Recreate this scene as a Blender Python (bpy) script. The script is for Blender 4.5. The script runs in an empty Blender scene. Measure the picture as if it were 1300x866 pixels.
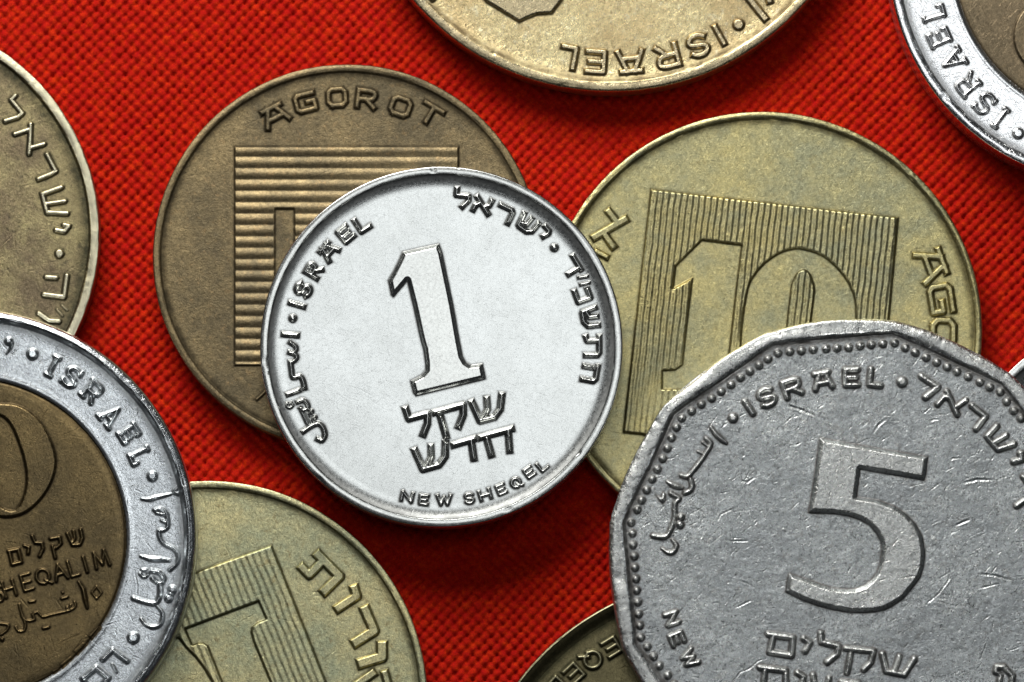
# Close-up of coins scattered over a red woven cloth.  1 Blender unit = 1 cm.
import bpy, math, random
import numpy as np

scene = bpy.context.scene
scene.unit_settings.system = 'METRIC'
scene.unit_settings.scale_length = 0.01

# ---------------------------------------------------------------- camera
TILT = math.radians(6.0); DIST = 30.0; TANH = 0.0859
cam = bpy.data.cameras.new('camera'); camo = bpy.data.objects.new('camera', cam)
scene.collection.objects.link(camo)
camo.location = (0, -DIST*math.sin(TILT), DIST*math.cos(TILT))
camo.rotation_euler = (TILT, 0, 0)
cam.sensor_width = 36; cam.lens = 18/TANH; cam.clip_start = 1; cam.clip_end = 200
cam.dof.use_dof = True; cam.dof.focus_distance = DIST-0.33; cam.dof.aperture_fstop = 0.75
scene.camera = camo

# ---------------------------------------------------------------- world, lamps, exposure
world = bpy.data.worlds.new('World'); scene.world = world; world.use_nodes = True
world.node_tree.nodes['Background'].inputs[0].default_value = (0.85, 0.92, 1.0, 1)
world.node_tree.nodes['Background'].inputs[1].default_value = 0.02

def area(name, direction, dist, sx, sy, watts, col=(1, 1, 1)):
    l = bpy.data.lights.new(name, 'AREA'); l.shape = 'RECTANGLE'; l.size = sx; l.size_y = sy
    l.energy = watts; l.color = col
    o = bpy.data.objects.new(name, l); scene.collection.objects.link(o)
    d = np.array(direction, float); d /= np.linalg.norm(d)
    o.location = tuple(d*dist)
    from mathutils import Vector
    o.rotation_euler = Vector(tuple(-d)).to_track_quat('-Z', 'Y').to_euler()
    return o
area('key_softbox', (-0.2, 0.77, 0.64), 16, 9.2, 7.6, 2650, (1.0, 0.98, 0.94))
area('overhead_softbox', (0.05, 0.125, 0.99), 33, 15.5, 11, 890, (0.96, 0.985, 1.0))

scene.view_settings.view_transform = 'Standard'; scene.view_settings.look = 'None'
scene.view_settings.exposure = 0.0; scene.view_settings.gamma = 1.0
scene.render.engine = 'CYCLES'
scene.cycles.max_bounces = 6; scene.cycles.glossy_bounces = 4; scene.cycles.diffuse_bounces = 3

# ---------------------------------------------------------------- materials
def new_mat(name):
    m = bpy.data.materials.new(name); m.use_nodes = True
    nt = m.node_tree; b = nt.nodes['Principled BSDF']
    return m, nt, b
class N:
    """tiny node helper"""
    def __init__(s, nt):
        s.nt = nt
        s.tc = nt.nodes.new('ShaderNodeTexCoord').outputs['Object']
    def link(s, a, b): s.nt.links.new(a, b)
    def noise(s, scale, detail=3, rough=.6, vec=None, dist=0):
        n = s.nt.nodes.new('ShaderNodeTexNoise'); n.inputs['Scale'].default_value = scale
        n.inputs['Detail'].default_value = detail; n.inputs['Roughness'].default_value = rough
        n.inputs['Distortion'].default_value = dist
        s.link(vec or s.tc, n.inputs['Vector']); return n.outputs['Fac']
    def ramp(s, fac, stops):
        n = s.nt.nodes.new('ShaderNodeValToRGB'); e = n.color_ramp.elements
        while len(e) < len(stops): e.new(.5)
        for q, (p, c) in zip(e, stops):
            q.position = p; q.color = (c, c, c, 1) if isinstance(c, (int, float)) else (*c, 1)
        s.link(fac, n.inputs[0]); return n.outputs[0]
    def mix(s, fac, a, b, mode='MIX'):
        n = s.nt.nodes.new('ShaderNodeMix'); n.data_type = 'RGBA'; n.blend_type = mode
        for v, i in ((fac, 0), (a, 6), (b, 7)):
            if isinstance(v, (int, float)): n.inputs[i].default_value = v if i == 0 else (v, v, v, 1)
            elif isinstance(v, tuple): n.inputs[i].default_value = (*v, 1)
            else: s.link(v, n.inputs[i])
        return n.outputs[2]
    def math(s, op, a, b=0.0, clamp=False):
        n = s.nt.nodes.new('ShaderNodeMath'); n.operation = op; n.use_clamp = clamp
        for v, i in ((a, 0), (b, 1)):
            if isinstance(v, (int, float)): n.inputs[i].default_value = v
            else: s.link(v, n.inputs[i])
        return n.outputs[0]
    def mapping(s, rot, scale, loc=(0, 0, 0)):
        n = s.nt.nodes.new('ShaderNodeMapping'); n.vector_type = 'TEXTURE'; n.inputs['Rotation'].default_value = (0, 0, rot)
        n.inputs['Scale'].default_value = tuple(1/q for q in scale); n.inputs['Location'].default_value = loc
        s.link(s.tc, n.inputs['Vector']); return n.outputs[0]
    def attr(s, name):
        n = s.nt.nodes.new('ShaderNodeAttribute'); n.attribute_name = name; return n.outputs['Fac']
    def bump(s, h, strength, dist, prev=None):
        n = s.nt.nodes.new('ShaderNodeBump'); n.inputs['Strength'].default_value = strength
        n.inputs['Distance'].default_value = dist; s.link(h, n.inputs['Height'])
        if prev: s.link(prev, n.inputs['Normal'])
        return n.outputs[0]

def metal(name, clean, patina, spot, rough, patina_amt=.5, grime_shade_amt=.6, grime_shade_col=(.03, .025, .02),
          seed=0.0, grain=.5, scratch=.5, rough_var=.12, worn=None, spot_amt=.5, tone=.8):
    """struck metal: clean colour, broad patina, small spots, dirt and painted-in shade round the relief"""
    m, nt, b = new_mat(name); k = N(nt)
    off = k.mapping(seed, (1, 1, 1), (seed*3.1, seed*1.7, seed))
    big = k.noise(2.4, 5, .65, off); mid = k.noise(11, 5, .7, off); fine = k.noise(70, 3, .7, off)
    f = k.math('ADD', k.math('MULTIPLY', big, .65), k.math('MULTIPLY', mid, .35))
    pf = k.math('MULTIPLY', k.ramp(f, [(.40, 0.0), (.60, 1.0)]), patina_amt)
    col = k.mix(pf, clean, patina)
    sp = k.math('MULTIPLY', k.ramp(k.noise(26, 4, .75, off), [(.56, 0.0), (.68, 1.0)]), spot_amt)
    col = k.mix(sp, col, spot)
    g2 = k.ramp(fine, [(.3, .62), (.7, 1.25)])
    col = k.mix(tone, col, k.mix(1.0, col, g2, 'MULTIPLY'))
    g3 = k.ramp(k.noise(190, 2, .6, off), [(.3, .62), (.7, 1.28)])
    col = k.mix(tone*.9, col, k.mix(1.0, col, g3, 'MULTIPLY'))
    if worn:
        col = k.mix(k.math('MULTIPLY', k.attr('wear_glint'), .8, True), col, worn)  # wear on raised tops; on tarnished brass also a painted rim highlight
    gr = k.math('MULTIPLY', k.attr('grime_shade'), k.ramp(mid, [(.35, .6), (.6, 1.0)]))  # crevice dirt, doubling as shade painted into the colour
    col = k.mix(k.math('MULTIPLY', gr, grime_shade_amt, True), col, grime_shade_col)
    k.link(col, b.inputs['Base Color'])
    b.inputs['Metallic'].default_value = 1.0
    r = k.math('ADD', k.math('MULTIPLY', k.math('SUBTRACT', f, .5), rough_var*2), rough)
    r = k.math('ADD', r, k.math('MULTIPLY', gr, .25))
    r = k.math('ADD', r, k.math('MULTIPLY', k.math('SUBTRACT', fine, .5), .25), True)
    k.link(r, b.inputs['Roughness'])
    # relief: grain plus hairline scratches running several ways
    nrm = k.bump(k.noise(150, 3, .65, off), grain, .0018)
    nrm = k.bump(k.noise(45, 3, .6, off), grain, .002, nrm)
    for i, (rot, sc) in enumerate(((.4, (16, 420, 1)), (1.5, (22, 480, 1)), (2.5, (14, 380, 1)))):
        s_ = k.noise(1.0, 2, .5, k.mapping(rot+seed, sc, (seed*5+i*7, i*3.3, 0)), .15)
        s_ = k.ramp(s_, [(.30, 0.0), (.36, 1.0)])
        nrm = k.bump(s_, scratch, .0008, nrm)
    k.link(nrm, b.inputs['Normal'])
    return m

#  name, clean, patina, spots, roughness ...
M = {}
M['A'] = metal('bright_nickel', (.685, .705, .69), (.61, .63, .61), (.56, .57, .56), .23, .5, .75, (.07, .07, .07), 1.3, .05, .1, .05, spot_amt=.25, worn=(.66, .67, .64), tone=.4)
M['B'] = metal('brown_brass', (.36, .275, .145), (.19, .155, .095), (.46, .31, .15), .46, 1.0, .95, (.05, .04, .025), 2.1, .9, .35, rough_var=.25)
M['C'] = metal('olive_brass', (.69, .60, .28), (.47, .46, .28), (.44, .34, .15), .34, 1.0, .9, (.06, .05, .02), 3.7, .6, .45, spot_amt=.35)
M['D'] = metal('pale_brass', (.90, .76, .42), (.70, .54, .28), (1.0, .95, .70), .28, 1.0, .85, (.08, .055, .03), 4.4, .7, .3, worn=(.56, .47, .30))
M['E'] = metal('tarnished_brass', (.54, .45, .23), (.27, .21, .13), (.08, .08, .065), .36, 1.0, .95, (.04, .045, .03), 5.2, .6, .4, worn=(.85, .80, .58))  # pale worn tint also paints in the rim's bright reflection
M['Fr'] = metal('ring_steel', (.82, .86, .88), (.66, .70, .73), (.56, .59, .62), .23, .6, .5, (.05, .06, .07), 6.1, .3, .35, tone=.5)
M['Fc'] = metal('core_bronze', (.27, .195, .09), (.165, .125, .065), (.29, .21, .10), .32, 1.0, .95, (.04, .03, .018), 6.6, .4, .45)
M['G'] = metal('green_brass', (.84, .75, .40), (.56, .58, .37), (.34, .23, .09), .35, 1.0, .95, (.06, .055, .03), 7.9, .7, .35, spot_amt=.5)
M['H'] = metal('dark_bronze', (.25, .215, .11), (.175, .155, .085), (.31, .26, .14), .36, .7, .8, (.02, .025, .015), 8.3, .5, .3, worn=(.34, .32, .2))
M['I'] = metal('worn_cupronickel', (.75, .78, .775), (.58, .61, .62), (.48, .46, .43), .29, 1.0, .95, (.11, .095, .085), 9.5, 1.0, .9, worn=(.84, .85, .82))
M['Jr'] = metal('bright_ring_steel', (.97, .98, .98), (.94, .95, .96), (.88, .9, .9), .17, .5, .5, (.08, .09, .09), 10.2, .15, .3, tone=.4)
M['Jc'] = metal('dull_core_bronze', (.30, .23, .14), (.22, .175, .11), (.34, .25, .14), .36, .7, .7, (.04, .03, .02), 10.9, .4, .4)
M['K'] = M['A']

def cloth_mat():
    m, nt, b = new_mat('red_cotton'); k = N(nt)
    v = k.ramp(k.noise(26, 4, .8), [(.32, (.56, .006, .006)), (.5, (.66, .016, .005)), (.68, (.86, .045, .004))])
    f = k.ramp(k.noise(240, 3, .7), [(.3, .6), (.75, 1.35)])
    k.link(k.mix(1.0, v, f, 'MULTIPLY'), b.inputs['Base Color'])
    b.inputs['Roughness'].default_value = .62
    b.inputs['Specular IOR Level'].default_value = .08
    b.inputs['Sheen Weight'].default_value = .0
    b.inputs['Sheen Tint'].default_value = (1, .35, .3, 1)
    nrm = k.bump(k.noise(95, 4, .75), 1.0, .009)
    k.link(nrm, b.inputs['Normal'])
    return m
M['cloth'] = cloth_mat()

# ---------------------------------------------------------------- numeric helpers
MM = 0.1                                        # mm -> cm
def lattice(xs, ys, cell, seed):
    """smooth value noise on the tensor grid xs x ys, about -1..1"""
    rng = np.random.default_rng(seed)
    def W(a, lo, n):
        t = (a-lo)/cell; i = np.clip(np.floor(t).astype(int), 0, n-2); f = t-i
        f = np.clip(f, 0, 1); f = f*f*(3-2*f)
        m = np.zeros((len(a), n), np.float32); r = np.arange(len(a))
        m[r, i] = 1-f; m[r, i+1] = f; return m
    nx = int((xs[-1]-xs[0])/cell)+3; ny = int((ys[-1]-ys[0])/cell)+3
    R = rng.uniform(-1, 1, (ny, nx)).astype(np.float32)
    return W(ys, ys[0], ny) @ R @ W(xs, xs[0], nx).T
def fbm(xs, ys, cell, seed, octv=4, gain=.5):
    z = 0; a = 1
    for o in range(octv):
        z = z+a*lattice(xs, ys, cell/2**o, seed+o*17); a *= gain
    return z
def axis(lo, hi, flo, fhi, fine, coarse):
    """sample positions: fine inside [flo, fhi], coarse outside"""
    flo = max(lo, flo); fhi = min(hi, fhi); out = []
    if flo >= fhi: return np.linspace(lo, hi, max(4, int((hi-lo)/coarse)))
    if flo-lo > 1e-3: out.append(np.linspace(lo, flo, max(2, int((flo-lo)/coarse)+1), endpoint=False))
    out.append(np.linspace(flo, fhi, max(3, int((fhi-flo)/fine))))
    if hi-fhi > 1e-3: out.append(np.linspace(fhi, hi, max(2, int((hi-fhi)/coarse)+1))[1:])
    return np.concatenate(out)
def stroke_inside(X, Y, S, square=False):
    """signed depth inside a set of tapered strokes (mm), and local half width"""
    best = np.full(X.shape, -9.0, np.float32); hw = np.full(X.shape, .1, np.float32)
    for st in S:
        st = st if len(st) > 1 else [st[0], [st[0][0]+1e-4, st[0][1], st[0][2]]]
        ns = len(st)-1
        for si, ((x0, y0, w0), (x1, y1, w1)) in enumerate(zip(st[:-1], st[1:])):
            dx, dy = x1-x0, y1-y0; L = dx*dx+dy*dy+1e-9
            t = np.clip(((X-x0)*dx+(Y-y0)*dy)/L, 0, 1)
            w = w0+(w1-w0)*t
            s = w-np.hypot(X-x0-t*dx, Y-y0-t*dy)
            if square and L > 1e-3:
                l = math.sqrt(L); al = ((X-x0)*dx+(Y-y0)*dy)/l; pe = np.abs((X-x0)*dy-(Y-y0)*dx)/l
                s = np.maximum(s, np.minimum(w-pe, np.minimum(al+(w0 if si == 0 else 0), l-al+(w1 if si == ns-1 else 0))))
            m = s > best; best[m] = s[m]; hw[m] = w[m]
    return best, hw
def poly_inside(X, Y, P):
    P = np.asarray(P, float); d = np.full(X.shape, 99.0); ins = np.zeros(X.shape, bool)
    for (x0, y0), (x1, y1) in zip(P, np.roll(P, -1, 0)):
        dx, dy = x1-x0, y1-y0; L = dx*dx+dy*dy+1e-12
        t = np.clip(((X-x0)*dx+(Y-y0)*dy)/L, 0, 1)
        d = np.minimum(d, np.hypot(X-x0-t*dx, Y-y0-t*dy))
        c = (y0 > Y) != (y1 > Y)
        ins ^= c & (X < (x1-x0)*(Y-y0)/(y1-y0+1e-12)+x0)
    return np.where(ins, d, -d)
def smooth(t):
    t = np.clip(t, 0, 1); return t*t*(3-2*t)

# ---------------------------------------------------------------- mesh helpers
def make_mesh(name, co, quads, mat, parent=None, normals=None, attrs=None):
    me = bpy.data.meshes.new(name)
    me.vertices.add(len(co)); me.vertices.foreach_set('co', co.astype(np.float32).ravel())
    me.loops.add(quads.size); me.loops.foreach_set('vertex_index', quads.astype(np.int32).ravel())
    me.polygons.add(len(quads))
    me.polygons.foreach_set('loop_start', (np.arange(len(quads))*4).astype(np.int32))
    me.polygons.foreach_set('loop_total', np.full(len(quads), 4, np.int32))
    me.polygons.foreach_set('use_smooth', np.ones(len(quads), bool))
    me.update(calc_edges=True)
    for k, v in (attrs or {}).items():
        a = me.attributes.new(k, 'FLOAT', 'POINT'); a.data.foreach_set('value', v.astype(np.float32).ravel())
    if normals is not None: me.normals_split_custom_set_from_vertices(normals.astype(np.float32))
    me.materials.append(mat)
    o = bpy.data.objects.new(name, me); scene.collection.objects.link(o)
    if parent: o.parent = parent
    return o

# what each coin shows: strokes [x, y, half width] and outlines, in mm from the coin's centre
COINS = {
 'A': dict(loc=[-0.3517, -0.0598], z=1.5, t=1.75, R=9.03, glyphs=[
  {'n':'letter','s':[[[-6.879,2.002,0.113],[-7.521,2.187,0.113]]],'h':1.0},
  {'n':'letter','s':[[[-7.023,3.156,0.113],[-7.058,3.137,0.113],[-7.094,3.119,0.113],[-7.129,3.098,0.113],[-7.159,3.069,0.113],[-7.186,3.027,0.113],[-7.211,2.977,0.113],[-7.229,2.925,0.113],[-7.237,2.876,0.113],[-7.229,2.829,0.113],[-7.211,2.782,0.113],[-7.186,2.74,0.113],[-7.159,2.711,0.113],[-7.127,2.694,0.113],[-7.091,2.688,0.113],[-7.053,2.691,0.113],[-7.017,2.704,0.113],[-6.986,2.729,0.113],[-6.956,2.766,0.113],[-6.926,2.808,0.113],[-6.894,2.848,0.113],[-6.861,2.888,0.113],[-6.826,2.931,0.113],[-6.791,2.969,0.113],[-6.756,2.995,0.113],[-6.719,3.008,0.113],[-6.681,3.012,0.113],[-6.645,3.005,0.113],[-6.614,2.988,0.113],[-6.587,2.957,0.113],[-6.563,2.913,0.113],[-6.546,2.863,0.113],[-6.54,2.814,0.113],[-6.547,2.765,0.113],[-6.566,2.712,0.113],[-6.591,2.663,0.113],[-6.618,2.621,0.113],[-6.648,2.592,0.113],[-6.682,2.571,0.113],[-6.719,2.553,0.113],[-6.754,2.534,0.113]]],'h':1.0},
  {'n':'letter','s':[[[-6.226,3.425,0.113],[-6.785,3.757,0.113]],[[-6.785,3.757,0.113],[-6.702,3.906,0.113],[-6.623,4.034,0.113],[-6.552,4.105,0.113],[-6.488,4.137,0.113],[-6.431,4.126,0.113],[-6.38,4.09,0.113],[-6.33,4.043,0.113],[-6.298,3.984,0.113],[-6.302,3.918,0.113],[-6.334,3.833,0.113],[-6.401,3.712,0.113],[-6.483,3.578,0.113]],[[-6.359,3.79,0.113],[-5.977,3.85,0.113]]],'h':1.0},
  {'n':'letter','s':[[[-6.046,4.753,0.113],[-5.672,5.201,0.113]],[[-5.925,4.899,0.113],[-5.611,4.289,0.113]],[[-5.784,5.067,0.113],[-5.144,4.848,0.113]],[[-5.686,4.544,0.113],[-5.397,4.891,0.113]]],'h':1.0},
  {'n':'letter','s':[[[-4.811,6.043,0.113],[-5.184,5.721,0.113],[-4.761,5.225,0.113],[-4.388,5.546,0.113]],[[-4.972,5.473,0.113],[-4.655,5.746,0.113]]],'h':1.0},
  {'n':'letter','s':[[[-4.346,6.304,0.113],[-3.992,5.755,0.113],[-3.597,6.014,0.113]]],'h':1.0},
  {'n':'dot','s':[[[-7.403,1.413,0.177]]],'h':1.0},
  {'n':'letter','s':[[[0.771,7.91,0.118],[0.741,7.604,0.118],[1.343,7.55,0.118],[1.345,7.332,0.118],[1.042,7.034,0.118]]],'h':1.0},
  {'n':'letter','s':[[[1.78,7.508,0.118],[2.305,6.672,0.118]],[[2.501,7.295,0.118],[2.381,7.072,0.118],[2.146,7.005,0.118]],[[1.584,6.884,0.118],[1.691,7.091,0.118],[1.946,7.2,0.118]]],'h':1.0},
  {'n':'letter','s':[[[2.973,7.098,0.118],[3.501,6.844,0.118],[3.544,6.693,0.118],[3.314,6.209,0.118]]],'h':1.0},
  {'n':'letter','s':[[[4.117,6.657,0.118],[3.847,6.089,0.118],[3.885,6.022,0.118],[4.238,5.771,0.118],[4.508,5.779,0.118],[4.824,6.155,0.118]],[[4.471,6.406,0.118],[4.244,6.127,0.118],[3.962,6.208,0.118]]],'h':1.0},
  {'n':'letter','s':[[[5.176,6.025,0.118],[5.364,5.809,0.118],[5.329,5.665,0.118],[5.089,5.531,0.118]]],'h':1.0},
  {'n':'letter','s':[[[6.564,4.522,0.118],[6.954,3.882,0.118]],[[6.896,3.978,0.118],[6.344,3.636,0.118]]],'h':1.0},
  {'n':'letter','s':[[[7.279,2.866,0.118],[7.43,2.45,0.118],[6.821,2.227,0.118],[6.633,2.746,0.118]]],'h':1.0},
  {'n':'letter','s':[[[7.647,1.953,0.118],[7.044,1.727,0.118],[7.025,1.651,0.118],[7.108,1.215,0.118],[7.314,1.029,0.118],[7.813,1.08,0.118]],[[7.73,1.516,0.118],[7.365,1.473,0.118],[7.213,1.733,0.118]]],'h':1.0},
  {'n':'letter','s':[[[7.862,0.476,0.118],[7.862,-0.295,0.118],[7.761,-0.431,0.118],[7.195,-0.432,0.118]],[[7.862,0.295,0.118],[7.261,0.294,0.118],[7.195,0.476,0.118]]],'h':1.0},
  {'n':'dot','s':[[[5.629,4.961,0.177]]],'h':1.0},
  {'n':'letter','s':[[[6.856,3.458,0.069],[7.268,3.527,0.069]],[[6.953,3.112,0.069],[7.366,3.211,0.069]]],'h':1.0},
  {'n':'letter','s':[[[7.793,-1.007,0.118],[7.681,-1.633,0.118],[7.565,-1.726,0.118],[7.024,-1.629,0.118]],[[7.491,-1.044,0.118],[7.14,-0.981,0.118]]],'h':1.0},
  {'n':'letter','s':[[[-7.851,0.614,0.118],[-7.204,0.565,0.118]]],'h':1.0},
  {'n':'letter','s':[[[-7.516,0.19,0.098],[-7.426,0.132,0.098],[-7.335,0.073,0.098],[-7.27,0.013,0.098],[-7.242,-0.055,0.098],[-7.238,-0.124,0.098],[-7.25,-0.185,0.098],[-7.279,-0.23,0.098],[-7.323,-0.266,0.098],[-7.367,-0.303,0.098]],[[-7.543,-0.303,0.098],[-7.444,-0.332,0.098],[-7.344,-0.361,0.098],[-7.269,-0.402,0.098],[-7.224,-0.46,0.098],[-7.205,-0.529,0.098],[-7.219,-0.599,0.098],[-7.278,-0.664,0.098],[-7.371,-0.73,0.098],[-7.463,-0.796,0.098]],[[-7.512,-0.796,0.108],[-7.496,-0.921,0.108],[-7.481,-1.045,0.108],[-7.462,-1.17,0.108],[-7.447,-1.311,0.108],[-7.428,-1.452,0.108],[-7.382,-1.544,0.108],[-7.283,-1.546,0.108],[-7.156,-1.5,0.108],[-7.049,-1.485,0.108],[-6.98,-1.535,0.108],[-6.931,-1.617,0.108],[-6.891,-1.712,0.108],[-6.859,-1.818,0.108],[-6.835,-1.937,0.108],[-6.811,-2.057,0.108]]],'h':1.0},
  {'n':'letter','s':[[[-7.633,-2.391,0.108],[-7.105,-2.194,0.108]]],'h':1.0},
  {'n':'letter','s':[[[-7.475,-2.824,0.064],[-7.441,-2.864,0.064],[-7.406,-2.903,0.064],[-7.396,-2.942,0.064],[-7.425,-2.989,0.064],[-7.477,-3.035,0.064],[-7.533,-3.06,0.064],[-7.593,-3.055,0.064],[-7.657,-3.029,0.064],[-7.7,-2.992,0.064],[-7.707,-2.933,0.064],[-7.693,-2.864,0.064],[-7.671,-2.824,0.064],[-7.643,-2.837,0.064],[-7.608,-2.88,0.064],[-7.572,-2.923,0.064]]],'h':1.0},
  {'n':'letter','s':[[[-7.142,-2.765,0.098],[-7.056,-2.73,0.098],[-6.97,-2.694,0.098],[-6.888,-2.687,0.098],[-6.805,-2.725,0.098],[-6.728,-2.791,0.098],[-6.671,-2.864,0.098],[-6.641,-2.94,0.098],[-6.633,-3.021,0.098],[-6.651,-3.09,0.098],[-6.709,-3.143,0.098],[-6.793,-3.182,0.098],[-6.866,-3.198,0.098],[-6.913,-3.178,0.098],[-6.948,-3.134,0.098],[-6.984,-3.09,0.098]],[[-6.984,-3.159,0.074],[-6.648,-3.877,0.074]],[[-6.748,-3.257,0.074],[-6.433,-3.877,0.074]],[[-6.862,-4.25,0.108],[-6.761,-4.173,0.108],[-6.66,-4.096,0.108],[-6.55,-4.024,0.108],[-6.42,-3.949,0.108],[-6.282,-3.878,0.108],[-6.159,-3.847,0.108],[-6.058,-3.872,0.108],[-5.973,-3.936,0.108],[-5.903,-4.024,0.108],[-5.844,-4.144,0.108],[-5.8,-4.287,0.108],[-5.785,-4.417,0.108],[-5.812,-4.53,0.108],[-5.868,-4.63,0.108],[-5.931,-4.693,0.108],[-5.992,-4.698,0.108],[-6.059,-4.666,0.108],[-6.127,-4.634,0.108]]],'h':1.0},
  {'n':'dot','s':[[[-6.474,-3.257,0.118]]],'h':1.0},
  {'n':'dot','s':[[[-6.307,-3.552,0.118]]],'h':1.0},
  {'n':'numeral','p':[[[-1.935,4.743],[-0.137,5.149],[0.03,4.694],[0.573,2.124],[0.889,0.308],[1.046,-0.49],[1.213,-0.786],[1.458,-0.934],[2.047,-0.855],[2.204,-1.623],[-1.264,-2.47],[-1.382,-2.312],[-1.53,-1.722],[-0.992,-1.446],[-0.776,-1.18],[-0.777,-0.884],[-0.876,-0.145],[-1.014,0.308],[-1.39,2.025],[-1.706,3.29],[-2.392,2.47],[-2.49,2.568],[-2.649,3.31],[-2.375,3.804],[-2.13,4.298]]],'h':1.25,'bev':0.19,'label':'raised numeral 1 with a flat polished top'},
  {'n':'letter','s':[[[-1.773,-3.139,0.142],[-1.615,-3.611,0.142],[-0.675,-3.356,0.142],[-0.694,-3.877,0.142],[-0.889,-4.368,0.142]]],'h':1.35},
  {'n':'letter','s':[[[-0.323,-3.297,0.137],[1.088,-2.913,0.137],[1.088,-3.434,0.137],[0.873,-3.975,0.137]],[[-0.028,-3.552,0.137],[0.237,-4.476,0.137]]],'h':1.35},
  {'n':'letter','s':[[[1.519,-2.805,0.142],[1.931,-3.71,0.142],[2.636,-3.533,0.142],[2.929,-3.139,0.142],[3.008,-2.45,0.142]],[[2.263,-2.627,0.127],[2.303,-3.139,0.127],[2.048,-3.631,0.127]]],'h':1.35},
  {'n':'letter','s':[[[-1.318,-5.204,0.142],[-0.906,-6.137,0.142],[-0.104,-5.911,0.142],[0.189,-5.498,0.142],[0.208,-4.83,0.142]],[[-0.516,-5.007,0.127],[-0.496,-5.547,0.127],[-0.769,-6.038,0.127]]],'h':1.35},
  {'n':'letter','s':[[[0.619,-4.909,0.142],[1.618,-4.614,0.142]],[[1.481,-4.663,0.137],[1.618,-5.577,0.137]]],'h':1.35},
  {'n':'letter','s':[[[1.97,-4.535,0.142],[3.478,-4.123,0.142]],[[2.264,-4.594,0.137],[2.48,-5.4,0.137]],[[3.321,-4.172,0.137],[3.4,-5.184,0.137]]],'h':1.35},
  {'n':'letter','s':[[[-1.991,-7.664,0.074],[-1.897,-7.243,0.074],[-1.495,-7.777,0.074],[-1.4,-7.356,0.074]]],'h':0.75},
  {'n':'letter','s':[[[-0.665,-7.463,0.074],[-1.015,-7.423,0.074],[-1.063,-7.852,0.074],[-0.714,-7.892,0.074]],[[-1.039,-7.637,0.074],[-0.742,-7.671,0.074]]],'h':0.75},
  {'n':'letter','s':[[[-0.184,-7.457,0.074],[-0.014,-7.905,0.074],[0.14,-7.519,0.074],[0.309,-7.9,0.074],[0.462,-7.446,0.074]]],'h':0.75},
  {'n':'letter','s':[[[1.54,-7.404,0.074],[1.514,-7.392,0.074],[1.489,-7.379,0.074],[1.462,-7.368,0.074],[1.432,-7.362,0.074],[1.395,-7.363,0.074],[1.354,-7.368,0.074],[1.313,-7.377,0.074],[1.28,-7.391,0.074],[1.253,-7.411,0.074],[1.23,-7.438,0.074],[1.213,-7.466,0.074],[1.205,-7.492,0.074],[1.207,-7.515,0.074],[1.217,-7.537,0.074],[1.234,-7.556,0.074],[1.255,-7.57,0.074],[1.284,-7.578,0.074],[1.319,-7.581,0.074],[1.357,-7.582,0.074],[1.394,-7.584,0.074],[1.433,-7.588,0.074],[1.473,-7.591,0.074],[1.511,-7.596,0.074],[1.541,-7.606,0.074],[1.564,-7.621,0.074],[1.581,-7.64,0.074],[1.59,-7.662,0.074],[1.591,-7.684,0.074],[1.582,-7.71,0.074],[1.563,-7.739,0.074],[1.538,-7.766,0.074],[1.51,-7.787,0.074],[1.476,-7.801,0.074],[1.435,-7.81,0.074],[1.394,-7.815,0.074],[1.358,-7.815,0.074],[1.328,-7.809,0.074],[1.301,-7.798,0.074],[1.276,-7.785,0.074],[1.25,-7.773,0.074]]],'h':0.75},
  {'n':'letter','s':[[[1.994,-7.691,0.074],[1.872,-7.277,0.074]],[[2.482,-7.547,0.074],[2.36,-7.133,0.074]],[[1.933,-7.484,0.074],[2.421,-7.34,0.074]]],'h':0.75},
  {'n':'letter','s':[[[3.059,-6.87,0.074],[2.734,-7.006,0.074],[2.9,-7.405,0.074],[3.225,-7.269,0.074]],[[2.817,-7.206,0.074],[3.093,-7.09,0.074]]],'h':0.75},
  {'n':'letter','s':[[[3.807,-7.002,0.073],[3.751,-7.011,0.073],[3.695,-7.021,0.073],[3.643,-7.017,0.073],[3.593,-6.994,0.073],[3.547,-6.958,0.073],[3.513,-6.915,0.073],[3.495,-6.863,0.073],[3.49,-6.805,0.073],[3.498,-6.75,0.073],[3.521,-6.7,0.073],[3.557,-6.653,0.073],[3.6,-6.62,0.073],[3.652,-6.602,0.073],[3.71,-6.596,0.073],[3.764,-6.604,0.073],[3.815,-6.627,0.073],[3.861,-6.664,0.073],[3.894,-6.707,0.073],[3.912,-6.758,0.073],[3.918,-6.817,0.073],[3.91,-6.872,0.073],[3.884,-6.918,0.073],[3.846,-6.96,0.073],[3.807,-7.002,0.073]],[[3.804,-6.905,0.073],[4.038,-6.926,0.073]]],'h':0.75},
  {'n':'letter','s':[[[4.404,-6.004,0.073],[4.101,-6.216,0.073],[4.349,-6.573,0.073],[4.652,-6.361,0.073]],[[4.225,-6.394,0.073],[4.482,-6.215,0.073]]],'h':0.75},
  {'n':'letter','s':[[[4.755,-5.908,0.073],[5.035,-6.241,0.073],[5.3,-6.016,0.073]]],'h':0.75},
 ]),
 'B': dict(loc=[-0.8296, 0.4133], z=0, t=1.5, R=9.72, glyphs=[
  {'n':'letter','s':[[[-4.253,7.271,0.138],[-3.408,7.709,0.138]],[[-3.978,7.413,0.138],[-3.976,6.469,0.138]],[[-3.662,7.578,0.138],[-2.92,7.016,0.138]],[[-3.899,6.84,0.138],[-3.244,7.179,0.138]]],'h':0.85},
  {'n':'letter','s':[[[-1.77,8.286,0.138],[-2.521,8.099,0.138],[-2.621,7.944,0.138],[-2.471,7.389,0.138],[-2.307,7.307,0.138],[-1.56,7.51,0.138],[-1.667,7.906,0.138],[-2.001,7.815,0.138]]],'h':0.85},
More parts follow.
